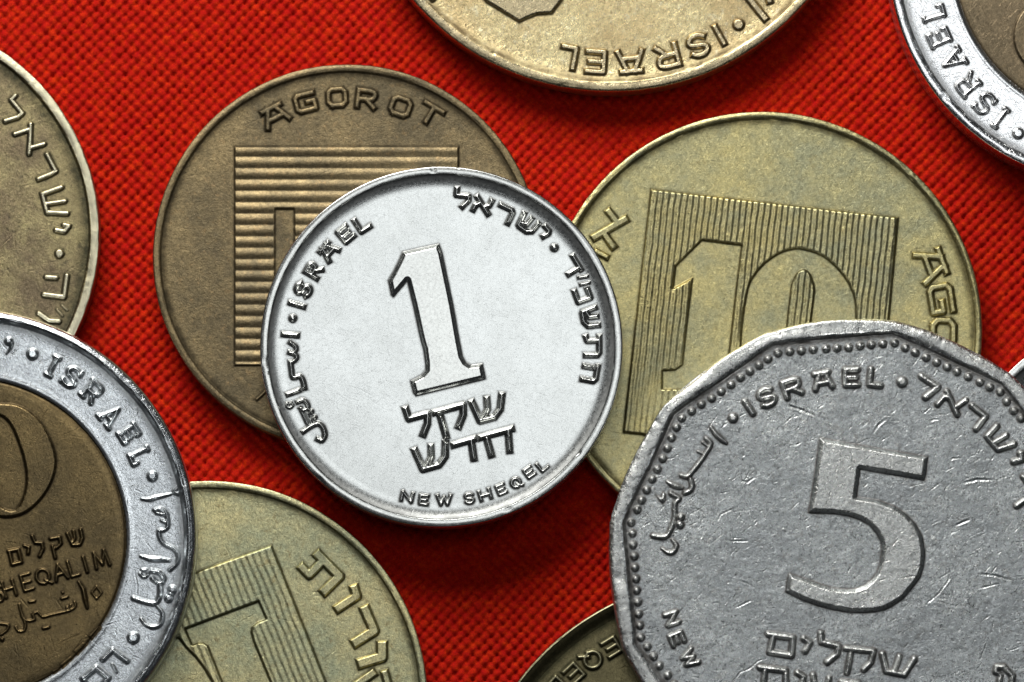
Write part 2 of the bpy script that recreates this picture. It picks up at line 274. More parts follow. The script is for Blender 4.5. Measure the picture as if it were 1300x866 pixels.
  {'n':'letter','s':[[[-0.741,7.621,0.138],[-0.231,7.653,0.138],[-0.071,7.827,0.138],[-0.102,8.318,0.138],[-0.283,8.472,0.138],[-0.793,8.44,0.138],[-0.953,8.266,0.138],[-0.922,7.775,0.138],[-0.741,7.621,0.138]]],'h':0.85},
  {'n':'letter','s':[[[0.502,7.612,0.138],[0.601,8.426,0.138]],[[0.601,8.426,0.138],[0.887,8.395,0.138],[1.138,8.358,0.138],[1.298,8.305,0.138],[1.392,8.243,0.138],[1.418,8.17,0.138],[1.399,8.093,0.138],[1.365,8.013,0.138],[1.298,7.949,0.138],[1.195,7.923,0.138],[1.043,7.923,0.138],[0.81,7.949,0.138],[0.547,7.986,0.138]],[[0.96,7.934,0.138],[1.328,7.507,0.138]]],'h':0.85},
  {'n':'letter','s':[[[2.31,7.283,0.138],[2.813,7.099,0.138],[3.036,7.192,0.138],[3.201,7.654,0.138],[3.088,7.87,0.138],[2.585,8.054,0.138],[2.362,7.961,0.138],[2.197,7.498,0.138],[2.31,7.283,0.138]]],'h':0.85},
  {'n':'letter','s':[[[3.97,7.792,0.138],[4.824,7.283,0.138]],[[4.397,7.538,0.138],[3.974,6.815,0.138]]],'h':0.85},
  {'n':'ridge','p':[[[-5.662,5.557],[5.623,5.557],[5.634,-5.527],[-5.608,-5.527]]],'h':0.9,'bev':0.06,'ridge':[-5.662,5.557,0.0,-1.0,0.575],'cut':[[[-3.59,2.364],[-2.66,2.364],[-2.649,-0.583],[-0.792,-0.583],[-0.782,-3.762],[-3.564,-3.762]]]},
  {'n':'letter','s':[[[-4.467,-7.211,0.069],[-4.3,-7.062,0.069],[-4.074,-6.835,0.069]]],'h':0.7},
 ]),
 'C': dict(loc=[1.2567, 0.0457], z=0, t=1.5, R=11.0, glyphs=[
  {'n':'ridged_panel','p':[[[-5.602,7.077],[6.852,5.641],[6.344,0.628],[5.88,-4.05],[4.747,-8.793],[-0.047,-7.293],[-6.066,-5.316],[-7.011,-5.218]]],'h':1.15,'bev':0.09,'fine':[-5.602,7.077,0.993,-0.114,0.3],'cut':[[[-3.029,4.466],[-1.054,4.217],[-1.359,1.86],[-1.635,-0.563],[-1.768,-1.663],[-0.93,-1.762],[-0.935,-3.001],[-5.026,-3.001],[-5.023,-2.109],[-4.382,-2.07],[-4.007,-1.812],[-3.885,-0.563],[-3.5,2.605],[-4.469,2.059],[-4.347,3.152]],[[-0.749,-5.633],[-0.875,-4.37],[-1.001,-3.106],[-1.089,-2.07],[-1.117,-1.406],[-1.106,-0.971],[-1.083,-0.563],[-1.055,-0.125],[-1.013,0.287],[-0.959,0.708],[-0.89,1.179],[-0.808,1.658],[-0.717,2.059],[-0.625,2.324],[-0.525,2.509],[-0.398,2.695],[-0.236,2.913],[-0.048,3.131],[0.158,3.331],[0.389,3.513],[0.637,3.676],[0.872,3.809],[1.078,3.903],[1.272,3.967],[1.465,4.008],[1.649,4.036],[1.832,4.042],[2.058,4.008],[2.362,3.931],[2.71,3.815],[3.044,3.65],[3.352,3.424],[3.646,3.15],[3.909,2.854],[4.142,2.545],[4.343,2.213],[4.496,1.86],[4.594,1.535],[4.643,1.187],[4.647,0.668],[4.598,-0.1],[4.505,-1.039],[4.394,-2.07],[4.267,-3.197],[4.123,-4.415],[3.979,-5.633],[1.615,-5.633],[1.754,-4.401],[1.893,-3.167],[2.027,-2.07],[2.159,-1.172],[2.286,-0.411],[2.394,0.271],[2.486,0.908],[2.559,1.465],[2.6,1.9],[2.6,2.157],[2.569,2.291],[2.524,2.417],[2.471,2.579],[2.404,2.732],[2.329,2.854],[2.245,2.939],[2.151,2.994],[2.053,3.013],[1.949,2.998],[1.841,2.948],[1.736,2.854],[1.634,2.705],[1.536,2.511],[1.457,2.297],[1.412,2.086],[1.386,1.855],[1.355,1.562],[1.31,1.212],[1.258,0.8],[1.198,0.271],[1.122,-0.386],[1.036,-1.16],[0.962,-2.07],[0.91,-3.167],[0.868,-4.401],[0.827,-5.633]]]},
  {'n':'letter','s':[[[-8.415,4.645,0.187],[-6.911,5.522,0.187]],[[-7.702,5.92,0.178],[-7.307,5.422,0.178]],[[-8.0,4.894,0.178],[-7.507,4.197,0.178]]],'h':0.8},
  {'n':'letter','s':[[[-8.318,3.899,0.148],[-7.844,3.65,0.148]]],'h':0.8},
  {'n':'letter','s':[[[8.817,3.998,0.158],[9.228,2.882,0.158]],[[8.95,3.635,0.158],[7.672,3.722,0.158]],[[9.105,3.216,0.158],[8.186,2.327,0.158]],[[8.157,3.588,0.158],[8.476,2.723,0.158]]],'h':0.9},
  {'n':'letter','s':[[[9.542,0.967,0.158],[9.394,2.036,0.158],[9.212,2.199,0.158],[8.502,2.08,0.158],[8.38,1.866,0.158],[8.549,0.8,0.158],[9.056,0.885,0.158],[8.98,1.362,0.158]]],'h':0.9},
  {'n':'letter','s':[[[8.541,0.188,0.158],[8.518,-0.574,0.158],[8.715,-0.833,0.158],[9.33,-0.848,0.158],[9.543,-0.599,0.158],[9.567,0.163,0.158],[9.37,0.422,0.158],[8.755,0.437,0.158],[8.541,0.188,0.158]]],'h':0.9},
 ]),
 'D': dict(loc=[0.4945, 2.5403], z=0, t=1.9, R=13.0, glyphs=[
  {'n':'letter','s':[[[5.268,-9.728,0.148],[5.704,-10.535,0.148]]],'h':0.9},
  {'n':'letter','s':[[[4.184,-11.133,0.148],[4.246,-11.147,0.148],[4.308,-11.164,0.148],[4.372,-11.175,0.148],[4.441,-11.172,0.148],[4.521,-11.153,0.148],[4.61,-11.123,0.148],[4.695,-11.083,0.148],[4.762,-11.036,0.148],[4.812,-10.976,0.148],[4.849,-10.906,0.148],[4.872,-10.834,0.148],[4.878,-10.774,0.148],[4.863,-10.724,0.148],[4.831,-10.68,0.148],[4.785,-10.646,0.148],[4.73,-10.624,0.148],[4.664,-10.621,0.148],[4.586,-10.632,0.148],[4.502,-10.648,0.148],[4.418,-10.661,0.148],[4.332,-10.672,0.148],[4.241,-10.685,0.148],[4.156,-10.692,0.148],[4.085,-10.686,0.148],[4.028,-10.663,0.148],[3.982,-10.629,0.148],[3.95,-10.586,0.148],[3.937,-10.536,0.148],[3.945,-10.474,0.148],[3.973,-10.401,0.148],[4.014,-10.329,0.148],[4.067,-10.268,0.148],[4.135,-10.221,0.148],[4.22,-10.181,0.148],[4.308,-10.15,0.148],[4.389,-10.131,0.148],[4.458,-10.129,0.148],[4.521,-10.14,0.148],[4.583,-10.157,0.148],[4.646,-10.171,0.148]]],'h':0.9},
  {'n':'letter','s':[[[3.209,-10.587,0.148],[3.467,-11.594,0.148]],[[3.467,-11.594,0.148],[3.151,-11.685,0.148],[2.869,-11.752,0.148],[2.676,-11.762,0.148],[2.549,-11.729,0.148],[2.489,-11.654,0.148],[2.475,-11.555,0.148],[2.475,-11.446,0.148],[2.518,-11.34,0.148],[2.615,-11.264,0.148],[2.776,-11.196,0.148],[3.033,-11.124,0.148],[3.328,-11.051,0.148]],[[2.868,-11.172,0.148],[2.289,-10.83,0.148]]],'h':0.9},
  {'n':'letter','s':[[[1.533,-11.927,0.148],[0.587,-12.014,0.148]],[[1.226,-11.955,0.148],[1.564,-10.92,0.148]],[[0.871,-11.988,0.148],[0.38,-11.029,0.148]],[[1.358,-11.29,0.148],[0.624,-11.358,0.148]]],'h':0.9},
  {'n':'letter','s':[[[-1.184,-11.965,0.148],[-0.354,-12.018,0.148],[-0.289,-11.0,0.148],[-1.119,-10.947,0.148]],[[-0.322,-11.509,0.148],[-1.027,-11.464,0.148]]],'h':0.9},
  {'n':'letter','s':[[[-1.896,-11.815,0.148],[-1.707,-10.812,0.148],[-2.349,-10.69,0.148]]],'h':0.9},
  {'n':'dot','s':[[[6.449,-9.59,0.266]]],'h':0.9},
  {'n':'letter','s':[[[7.038,-8.328,0.18],[7.76,-9.256,0.18]]],'h':0.9},
  {'n':'letter','s':[[[7.915,-8.068,0.17],[8.007,-8.371,0.17]]],'h':0.9},
  {'n':'letter','s':[[[-9.306,-8.007,0.118],[-8.949,-8.328,0.118],[-8.672,-8.087,0.118]]],'h':0.9},
  {'n':'numeral','p':[[[-6.293,-8.448],[-4.588,-9.51],[-4.231,-9.33],[-3.676,-9.109],[-2.923,-9.069],[-2.367,-8.328],[-1.375,-7.124],[-1.174,-5.115],[-6.929,-5.115],[-6.928,-7.124]]],'h':1.3,'bev':0.14,'label':'lower tip of a large raised numeral'},
 ]),
 'E': dict(loc=[-3.2012, 0.5167], z=0, t=1.5, R=11.3, glyphs=[
  {'n':'letter','s':[[[7.022,7.098,0.11],[6.818,6.882,0.11],[7.387,6.201,0.11],[7.151,6.002,0.11],[6.53,5.81,0.11]]],'h':0.8},
  {'n':'letter','s':[[[7.807,5.642,0.11],[7.787,4.762,0.11],[7.741,4.163,0.11]],[[7.019,5.142,0.107],[7.691,5.362,0.107]],[[7.817,4.443,0.107],[8.489,4.642,0.107]]],'h':0.8},
  {'n':'letter','s':[[[8.652,4.103,0.11],[9.094,3.264,0.11],[8.858,3.125,0.11],[8.226,2.865,0.11]]],'h':0.8},
  {'n':'letter','s':[[[9.378,2.446,0.113],[8.421,2.107,0.113],[8.676,1.18,0.113],[9.685,1.13,0.113]],[[8.623,1.609,0.104],[9.561,1.748,0.104]]],'h':0.8},
  {'n':'letter','s':[[[9.138,0.284,0.113],[9.553,0.214,0.113],[9.769,0.483,0.113],[9.531,0.553,0.113]]],'h':0.8},
  {'n':'dot','s':[[[9.305,-0.901,0.187]]],'h':0.8},
  {'n':'letter','s':[[[9.689,-2.025,0.118],[9.55,-3.098,0.118],[8.561,-2.969,0.118]],[[8.663,-2.085,0.109],[9.157,-2.124,0.109]]],'h':0.8},
  {'n':'letter','s':[[[9.454,-3.526,0.049],[9.723,-3.764,0.049]],[[9.209,-3.724,0.049],[9.488,-4.042,0.049]]],'h':0.6},
  {'n':'letter','s':[[[8.303,-3.923,0.118],[8.819,-4.29,0.118],[9.313,-4.32,0.118]]],'h':0.8},
 ]),
 'F': dict(loc=[-2.7166, -1.0241], z=1.5, t=2.1, R=11.5, glyphs=[
  {'n':'letter','s':[[[4.111,8.178,0.108],[4.553,9.053,0.108]],[[4.002,8.234,0.108],[4.221,8.121,0.108]],[[4.443,9.109,0.108],[4.662,8.996,0.108]]],'h':1.1},
  {'n':'letter','s':[[[5.702,8.165,0.108],[5.686,8.216,0.108],[5.672,8.268,0.108],[5.653,8.319,0.108],[5.623,8.366,0.108],[5.576,8.412,0.108],[5.517,8.459,0.108],[5.454,8.497,0.108],[5.392,8.519,0.108],[5.33,8.523,0.108],[5.264,8.512,0.108],[5.204,8.49,0.108],[5.159,8.462,0.108],[5.13,8.426,0.108],[5.113,8.38,0.108],[5.108,8.33,0.108],[5.115,8.28,0.108],[5.14,8.232,0.108],[5.181,8.183,0.108],[5.227,8.133,0.108],[5.271,8.081,0.108],[5.315,8.027,0.108],[5.362,7.97,0.108],[5.403,7.914,0.108],[5.428,7.861,0.108],[5.436,7.809,0.108],[5.431,7.759,0.108],[5.414,7.714,0.108],[5.384,7.678,0.108],[5.337,7.652,0.108],[5.274,7.633,0.108],[5.205,7.624,0.108],[5.141,7.629,0.108],[5.078,7.652,0.108],[5.015,7.69,0.108],[4.957,7.736,0.108],[4.91,7.782,0.108],[4.879,7.829,0.108],[4.861,7.88,0.108],[4.847,7.932,0.108],[4.831,7.983,0.108]],[[5.702,8.165,0.108],[5.77,8.268,0.108]],[[4.831,7.983,0.108],[4.763,7.88,0.108]]],'h':1.1},
  {'n':'letter','s':[[[5.786,7.186,0.108],[6.393,7.889,0.108]],[[6.393,7.889,0.108],[6.556,7.754,0.108],[6.692,7.628,0.108],[6.76,7.52,0.108],[6.778,7.429,0.108],[6.746,7.353,0.108],[6.683,7.29,0.108],[6.607,7.23,0.108],[6.521,7.197,0.108],[6.438,7.211,0.108],[6.341,7.268,0.108],[6.209,7.378,0.108],[6.065,7.509,0.108]],[[6.295,7.308,0.108],[6.245,6.784,0.108]],[[5.717,7.246,0.108],[5.878,7.105,0.108]],[[6.324,7.949,0.108],[6.439,7.848,0.108]]],'h':1.1},
  {'n':'letter','s':[[[7.593,6.457,0.108],[6.654,6.086,0.108]],[[7.593,6.457,0.108],[7.072,5.589,0.108]],[[7.0,6.209,0.108],[7.251,5.911,0.108]],[[6.591,6.16,0.108],[6.729,5.996,0.108]],[[6.997,5.679,0.108],[7.135,5.515,0.108]]],'h':1.1},
  {'n':'letter','s':[[[8.66,5.261,0.108],[8.384,5.691,0.108],[7.628,5.207,0.108],[7.904,4.776,0.108]],[[8.006,5.449,0.108],[8.241,5.083,0.108]],[[8.66,5.261,0.108],[8.539,5.183,0.108]],[[7.904,4.776,0.108],[8.045,4.855,0.108]],[[8.351,5.743,0.108],[8.384,5.691,0.108]],[[7.595,5.259,0.108],[7.628,5.207,0.108]]],'h':1.1},
  {'n':'letter','s':[[[9.045,4.523,0.108],[8.18,4.116,0.108],[8.373,3.707,0.108]],[[9.016,4.584,0.108],[9.083,4.441,0.108]],[[8.373,3.707,0.108],[8.552,3.776,0.108]],[[8.156,4.165,0.108],[8.18,4.116,0.108]]],'h':1.1},
  {'n':'dot','s':[[[3.318,9.225,0.245]]],'h':1.1},
  {'n':'dot','s':[[[9.311,3.134,0.225]]],'h':1.1},
  {'n':'letter','s':[[[2.126,9.878,0.181]],[[2.263,9.764,0.095],[2.242,9.537,0.059],[2.019,9.241,0.024]]],'h':1.1},
  {'n':'letter','s':[[[8.801,1.998,0.054],[8.931,1.994,0.07],[9.061,1.99,0.083],[9.191,1.998,0.092],[9.311,2.024,0.097],[9.431,2.063,0.097],[9.582,2.105,0.092],[9.782,2.151,0.083],[10.014,2.202,0.07],[10.245,2.252,0.054]],[[10.605,2.566,0.098],[10.525,2.497,0.098],[10.446,2.428,0.098],[10.41,2.37,0.098],[10.447,2.33,0.098],[10.527,2.301,0.098],[10.606,2.272,0.098]]],'h':1.1},
  {'n':'letter','s':[[[9.439,1.449,0.088],[9.537,1.487,0.088],[9.634,1.525,0.088],[9.732,1.527,0.088],[9.839,1.472,0.088],[9.946,1.38,0.088],[10.026,1.283,0.088],[10.062,1.19,0.088],[10.071,1.092,0.088],[10.077,0.989,0.088],[10.093,0.872,0.088],[10.106,0.75,0.088],[10.098,0.646,0.088],[10.061,0.571,0.088],[10.003,0.515,0.088],[9.933,0.47,0.088],[9.842,0.45,0.088],[9.739,0.441,0.088],[9.67,0.402,0.088],[9.655,0.306,0.088],[9.673,0.18,0.088],[9.711,0.059,0.088],[9.765,-0.045,0.088],[9.84,-0.144,0.088],[9.938,-0.234,0.088],[10.076,-0.307,0.088],[10.238,-0.372,0.088],[10.378,-0.449,0.088],[10.485,-0.546,0.088],[10.571,-0.655,0.088],[10.624,-0.772,0.088],[10.642,-0.899,0.088],[10.626,-1.034,0.088],[10.578,-1.163,0.088],[10.484,-1.28,0.088],[10.356,-1.393,0.088],[10.228,-1.505,0.088]],[[9.538,1.312,0.073],[9.929,1.234,0.073]],[[9.804,0.921,0.073],[10.039,0.823,0.073]]],'h':1.1},
  {'n':'letter','s':[[[8.78,-0.84,0.065],[9.21,-0.967,0.111],[9.698,-0.977,0.111],[10.187,-1.055,0.065]]],'h':1.1},
  {'n':'letter','s':[[[8.747,-1.72,0.073],[8.804,-1.783,0.073],[8.862,-1.847,0.073],[8.923,-1.876,0.073],[9.002,-1.849,0.073],[9.085,-1.786,0.073],[9.137,-1.72,0.073],[9.141,-1.65,0.073],[9.113,-1.576,0.073],[9.068,-1.524,0.073],[9.004,-1.51,0.073],[8.924,-1.517,0.073],[8.843,-1.524,0.073]]],'h':1.1},
  {'n':'letter','s':[[[9.312,-1.554,0.108],[9.44,-1.579,0.108],[9.569,-1.604,0.108],[9.683,-1.651,0.108],[9.788,-1.736,0.108],[9.877,-1.843,0.108],[9.919,-1.944,0.108],[9.892,-2.047,0.108],[9.818,-2.145,0.108],[9.725,-2.189,0.108],[9.617,-2.143,0.108],[9.49,-2.044,0.108],[9.363,-1.944,0.108]],[[9.725,-2.189,0.108],[9.735,-2.391,0.108],[9.744,-2.594,0.108],[9.729,-2.774,0.108],[9.684,-2.935,0.108],[9.616,-3.074,0.108],[9.517,-3.165,0.108],[9.379,-3.187,0.108],[9.211,-3.159,0.108],[9.029,-3.116,0.108],[8.836,-3.062,0.108],[8.629,-2.991,0.108],[8.423,-2.921,0.108]],[[9.517,-3.243,0.054],[9.647,-3.376,0.064],[9.777,-3.509,0.073],[9.861,-3.653,0.081],[9.881,-3.826,0.087],[9.855,-4.01,0.092],[9.796,-4.16,0.096],[9.696,-4.26,0.098],[9.563,-4.326,0.098],[9.427,-4.355,0.096],[9.292,-4.339,0.092],[9.156,-4.286,0.087],[9.036,-4.218,0.081],[8.946,-4.138,0.073],[8.873,-4.042,0.064],[8.8,-3.945,0.054]]],'h':1.1},
  {'n':'dot','s':[[[10.342,-2.501,0.196]],[[10.255,-2.726,0.147]],[[10.169,-2.931,0.186]]],'h':1.0},
  {'n':'dot','s':[[[8.426,-4.891,0.255]]],'h':1.3},
  {'n':'letter','s':[[[6.924,-5.963,0.118],[7.407,-5.486,0.118],[8.122,-6.041,0.118]],[[7.393,-6.207,0.054],[7.61,-6.577,0.054]]],'h':1.1},
  {'n':'letter','s':[[[5.937,-6.917,0.127],[6.595,-6.362,0.127],[7.203,-6.869,0.127],[6.72,-7.453,0.127],[6.134,-7.161,0.127]]],'h':1.1},
  {'n':'numeral','p':[[[0.16,6.668],[0.47,6.824],[0.825,6.888],[1.136,6.914],[1.35,6.906],[1.521,6.861],[1.724,6.815],[1.996,6.799],[2.301,6.782],[2.606,6.717],[2.911,6.579],[3.217,6.391],[3.491,6.177],[3.717,5.94],[3.912,5.676],[4.084,5.391],[4.244,5.071],[4.381,4.729],[4.483,4.409],[4.543,4.133],[4.566,3.879],[4.558,3.625],[4.516,3.359],[4.442,3.094],[4.349,2.84],[4.239,2.601],[4.11,2.372],[3.964,2.154],[3.799,1.943],[3.618,1.743],[3.432,1.567],[3.241,1.418],[3.045,1.293],[2.849,1.195],[2.65,1.126],[2.452,1.083],[2.264,1.058],[2.112,1.046],[1.971,1.052],[1.776,1.077],[1.486,1.093],[1.142,1.129],[0.797,1.273],[0.447,1.578],[0.096,1.991],[-0.191,2.448],[-0.391,2.942],[-0.527,3.479],[-0.597,4.017],[-0.595,4.558],[-0.528,5.1]],[[0.757,5.587],[0.864,5.805],[0.992,5.996],[1.143,6.127],[1.327,6.184],[1.534,6.18],[1.73,6.127],[1.905,6.029],[2.069,5.882],[2.223,5.685],[2.367,5.427],[2.5,5.12],[2.622,4.802],[2.737,4.482],[2.841,4.151],[2.924,3.821],[2.984,3.487],[3.022,3.152],[3.03,2.84],[2.998,2.553],[2.936,2.289],[2.861,2.056],[2.774,1.857],[2.674,1.69],[2.572,1.567],[2.476,1.492],[2.378,1.461],[2.26,1.469],[2.114,1.507],[1.948,1.583],[1.77,1.714],[1.576,1.906],[1.371,2.153],[1.177,2.448],[0.989,2.808],[0.812,3.216],[0.677,3.625],[0.601,4.031],[0.568,4.438]]],'h':0.75,'bev':0.12,'zone':1,'label':'raised numeral 0 of the value 10'},
  {'n':'letter','s':[[[5.122,0.275,0.088],[5.38,-0.283,0.088],[5.741,-0.254,0.088],[5.865,0.059,0.088],[5.764,0.47,0.088]],[[5.414,0.402,0.078],[5.494,0.059,0.078],[5.379,-0.185,0.078]]],'h':0.75,'zone':1},
  {'n':'letter','s':[[[4.284,0.03,0.088],[4.732,0.108,0.088],[4.794,-0.214,0.088],[4.571,-0.43,0.088]],[[4.385,-0.332,0.083],[4.526,-0.918,0.083]]],'h':0.75,'zone':1},
  {'n':'letter','s':[[[3.375,0.157,0.083],[3.524,-0.166,0.083],[3.856,-0.185,0.083],[3.917,-0.478,0.083],[3.745,-0.84,0.083]]],'h':0.75,'zone':1},
  {'n':'letter','s':[[[2.998,-0.312,0.083],[3.214,-0.39,0.083],[3.177,-0.703,0.083]]],'h':0.75,'zone':1},
  {'n':'letter','s':[[[2.2,-0.596,0.088],[2.688,-0.498,0.088],[2.849,-1.133,0.088],[2.401,-1.251,0.088],[2.26,-0.674,0.088]]],'h':0.75,'zone':1},
  {'n':'letter','s':[[[1.807,-2.354,0.073],[1.774,-2.333,0.073],[1.743,-2.309,0.073],[1.71,-2.289,0.073],[1.675,-2.279,0.073],[1.636,-2.279,0.073],[1.592,-2.287,0.073],[1.551,-2.302,0.073],[1.52,-2.326,0.073],[1.497,-2.361,0.073],[1.481,-2.408,0.073],[1.473,-2.458,0.073],[1.473,-2.503,0.073],[1.483,-2.543,0.073],[1.501,-2.582,0.073],[1.526,-2.616,0.073],[1.554,-2.642,0.073],[1.588,-2.656,0.073],[1.626,-2.662,0.073],[1.668,-2.664,0.073],[1.709,-2.669,0.073],[1.752,-2.676,0.073],[1.797,-2.682,0.073],[1.84,-2.692,0.073],[1.876,-2.71,0.073],[1.906,-2.736,0.073],[1.931,-2.77,0.073],[1.949,-2.809,0.073],[1.957,-2.849,0.073],[1.956,-2.894,0.073],[1.945,-2.944,0.073],[1.928,-2.992,0.073],[1.904,-3.028,0.073],[1.871,-3.052,0.073],[1.831,-3.067,0.073],[1.788,-3.074,0.073],[1.748,-3.074,0.073],[1.713,-3.064,0.073],[1.681,-3.044,0.073],[1.649,-3.021,0.073],[1.617,-2.999,0.073]]],'h':0.7,'zone':1},
  {'n':'letter','s':[[[2.108,-2.902,0.073],[1.88,-2.153,0.073]],[[2.612,-2.752,0.073],[2.384,-2.003,0.073]],[[1.994,-2.527,0.073],[2.498,-2.377,0.073]]],'h':0.7,'zone':1},
  {'n':'letter','s':[[[3.232,-1.692,0.073],[2.802,-1.819,0.073],[3.03,-2.568,0.073],[3.459,-2.441,0.073]],[[2.916,-2.194,0.073],[3.281,-2.085,0.073]]],'h':0.7,'zone':1},
  {'n':'letter','s':[[[4.024,-2.193,0.073],[3.939,-2.186,0.073],[3.853,-2.18,0.073],[3.777,-2.153,0.073],[3.709,-2.097,0.073],[3.65,-2.021,0.073],[3.611,-1.938,0.073],[3.597,-1.849,0.073],[3.604,-1.753,0.073],[3.629,-1.668,0.073],[3.676,-1.597,0.073],[3.741,-1.537,0.073],[3.813,-1.5,0.073],[3.894,-1.492,0.073],[3.982,-1.506,0.073],[4.061,-1.54,0.073],[4.129,-1.597,0.073],[4.188,-1.673,0.073],[4.227,-1.755,0.073],[4.24,-1.845,0.073],[4.233,-1.941,0.073],[4.208,-2.025,0.073],[4.159,-2.089,0.073],[4.091,-2.141,0.073],[4.024,-2.193,0.073]],[[4.044,-2.036,0.073],[4.384,-2.162,0.073]]],'h':0.7,'zone':1},
  {'n':'letter','s':[[[4.642,-1.247,0.073],[4.58,-2.083,0.073]],[[4.642,-1.247,0.073],[5.159,-1.911,0.073]],[[4.614,-1.779,0.073],[4.961,-1.675,0.073]]],'h':0.7,'zone':1},
  {'n':'letter','s':[[[5.127,-1.107,0.073],[5.355,-1.857,0.073],[5.728,-1.746,0.073]]],'h':0.7,'zone':1},
  {'n':'letter','s':[[[6.125,-1.625,0.073],[5.898,-0.876,0.073]]],'h':0.7,'zone':1},
  {'n':'letter','s':[[[6.577,-1.459,0.073],[6.428,-0.686,0.073],[6.87,-1.249,0.073],[6.925,-0.538,0.073],[7.231,-1.264,0.073]]],'h':0.7,'zone':1},
  {'n':'letter','s':[[[6.586,-2.335,0.049],[6.822,-2.657,0.049],[6.59,-2.95,0.049],[6.354,-2.648,0.049],[6.586,-2.335,0.049]]],'h':0.75,'zone':1},
  {'n':'letter','s':[[[5.706,-2.11,0.059],[5.923,-2.482,0.102],[6.025,-2.97,0.102],[6.125,-3.409,0.059]]],'h':0.75,'zone':1},
  {'n':'letter','s':[[[5.499,-3.116,0.059],[5.541,-3.23,0.059],[5.54,-3.341,0.059],[5.418,-3.445,0.059],[5.229,-3.536,0.059],[4.997,-3.599,0.059],[4.743,-3.653,0.059],[4.49,-3.714,0.059],[4.256,-3.77,0.059],[4.071,-3.831,0.059],[3.916,-3.848,0.059],[3.787,-3.722,0.059],[3.67,-3.604,0.059],[3.527,-3.647,0.059],[3.427,-3.75,0.059],[3.489,-3.88,0.059],[3.527,-3.994,0.059],[3.328,-4.047,0.059],[3.089,-4.023,0.059],[2.959,-3.866,0.059],[2.871,-3.653,0.059],[2.813,-3.45,0.059],[2.77,-3.243,0.059]],[[2.872,-3.75,0.059],[2.987,-3.976,0.059],[3.07,-4.189,0.059],[3.073,-4.386,0.059],[3.015,-4.531,0.059],[2.873,-4.574,0.059],[2.723,-4.55,0.059],[2.653,-4.466,0.059],[2.604,-4.355,0.059]],[[5.305,-3.262,0.049],[5.287,-3.458,0.049]],[[5.13,-3.36,0.049],[5.112,-3.536,0.049]]],'h':0.75,'zone':1},
  {'n':'letter','s':[[[3.276,-3.106,0.069],[3.509,-3.067,0.069]]],'h':0.75,'zone':1},
  {'n':'letter','s':[[[4.854,-2.95,0.064],[5.127,-2.872,0.064]],[[4.91,-2.657,0.059]]],'h':0.75,'zone':1},
  {'n':'letter','s':[[[3.969,-4.414,0.069],[4.222,-4.355,0.069]]],'h':0.75,'zone':1},
  {'n':'letter','s':[[[1.725,-4.16,0.069],[1.908,-4.18,0.069],[2.09,-4.2,0.069],[2.213,-4.238,0.069],[2.246,-4.307,0.069],[2.22,-4.394,0.069],[2.167,-4.482,0.069],[2.088,-4.563,0.069],[1.982,-4.644,0.069],[1.876,-4.726,0.069]]],'h':0.75,'zone':1},
  {'n':'letter','s':[[[1.927,-4.969,0.098]]],'h':0.75,'zone':1},
  {'n':'security_mark','p':[[[6.205,-4.788],[6.71,-4.279],[6.863,-4.381],[6.359,-4.992]]],'h':0.22,'bev':0.05,'zone':1},
  {'n':'security_mark','p':[[[5.447,-5.551],[5.902,-5.093],[6.187,-5.175],[5.652,-5.755]]],'h':0.22,'bev':0.05,'zone':1},
  {'n':'security_mark','p':[[[4.791,-6.213],[5.296,-5.785],[5.48,-5.857],[4.945,-6.416]]],'h':0.22,'bev':0.05,'zone':1},
  {'n':'security_mark','p':[[[4.387,-6.538],[4.741,-6.365],[4.793,-6.467],[4.51,-6.67]]],'h':0.22,'bev':0.05,'zone':1},
 ]),
 'G': dict(loc=[-1.5209, -1.817], z=0, t=1.5, R=11.0, glyphs=[
  {'n':'letter','s':[[[5.557,7.272,0.217],[6.602,6.219,0.217],[5.878,5.501,0.217]],[[5.725,6.938,0.197],[5.089,6.288,0.197],[4.744,6.642,0.197]]],'h':0.95},
  {'n':'letter','s':[[[7.351,5.58,0.207],[7.469,5.236,0.207],[6.568,4.646,0.207]]],'h':0.95},
  {'n':'letter','s':[[[7.903,4.518,0.227],[8.338,3.497,0.227],[7.456,2.947,0.227]]],'h':0.95},
  {'n':'letter','s':[[[7.753,1.897,0.237],[8.734,2.191,0.237],[8.732,2.731,0.237]]],'h':0.95},
  {'n':'letter','s':[[[7.56,0.868,0.197],[8.245,1.358,0.197]],[[8.883,1.358,0.178],[9.031,0.868,0.178]]],'h':0.95},
  {'n':'ridged_panel','p':[[[-0.238,6.564],[3.216,7.796],[5.939,1.024],[6.702,-0.856],[6.982,-2.735],[-3.204,-2.735],[-4.025,2.751],[-2.472,5.501]]],'h':1.1,'bev':0.09,'fine':[3.216,7.796,0.928,0.373,0.324],'famp':0.5,'cut':[[[-1.06,3.578],[2.563,4.95],[2.938,4.092],[2.51,3.921],[2.237,3.692],[2.198,3.435],[2.343,2.92],[3.209,0.865],[3.555,0.009],[1.276,-0.846],[0.84,0.865],[0.059,2.777],[-0.17,2.909],[-0.456,2.909],[-0.712,2.806]],[[-1.371,3.092],[-1.026,2.635],[-0.566,2.178],[-0.164,1.664],[0.297,0.922],[0.529,0.18],[-3.009,0.18],[-3.031,3.606]]]},
 ]),
 'H': dict(loc=[1.0711, -2.499], z=0, t=1.6, R=13.0, glyphs=[
  {'n':'letter','s':[[[-5.83,9.006,0.124],[-5.259,9.352,0.124],[-5.657,10.01,0.124],[-6.228,9.664,0.124]],[[-5.458,9.681,0.124],[-5.944,9.387,0.124]]],'h':0.8},
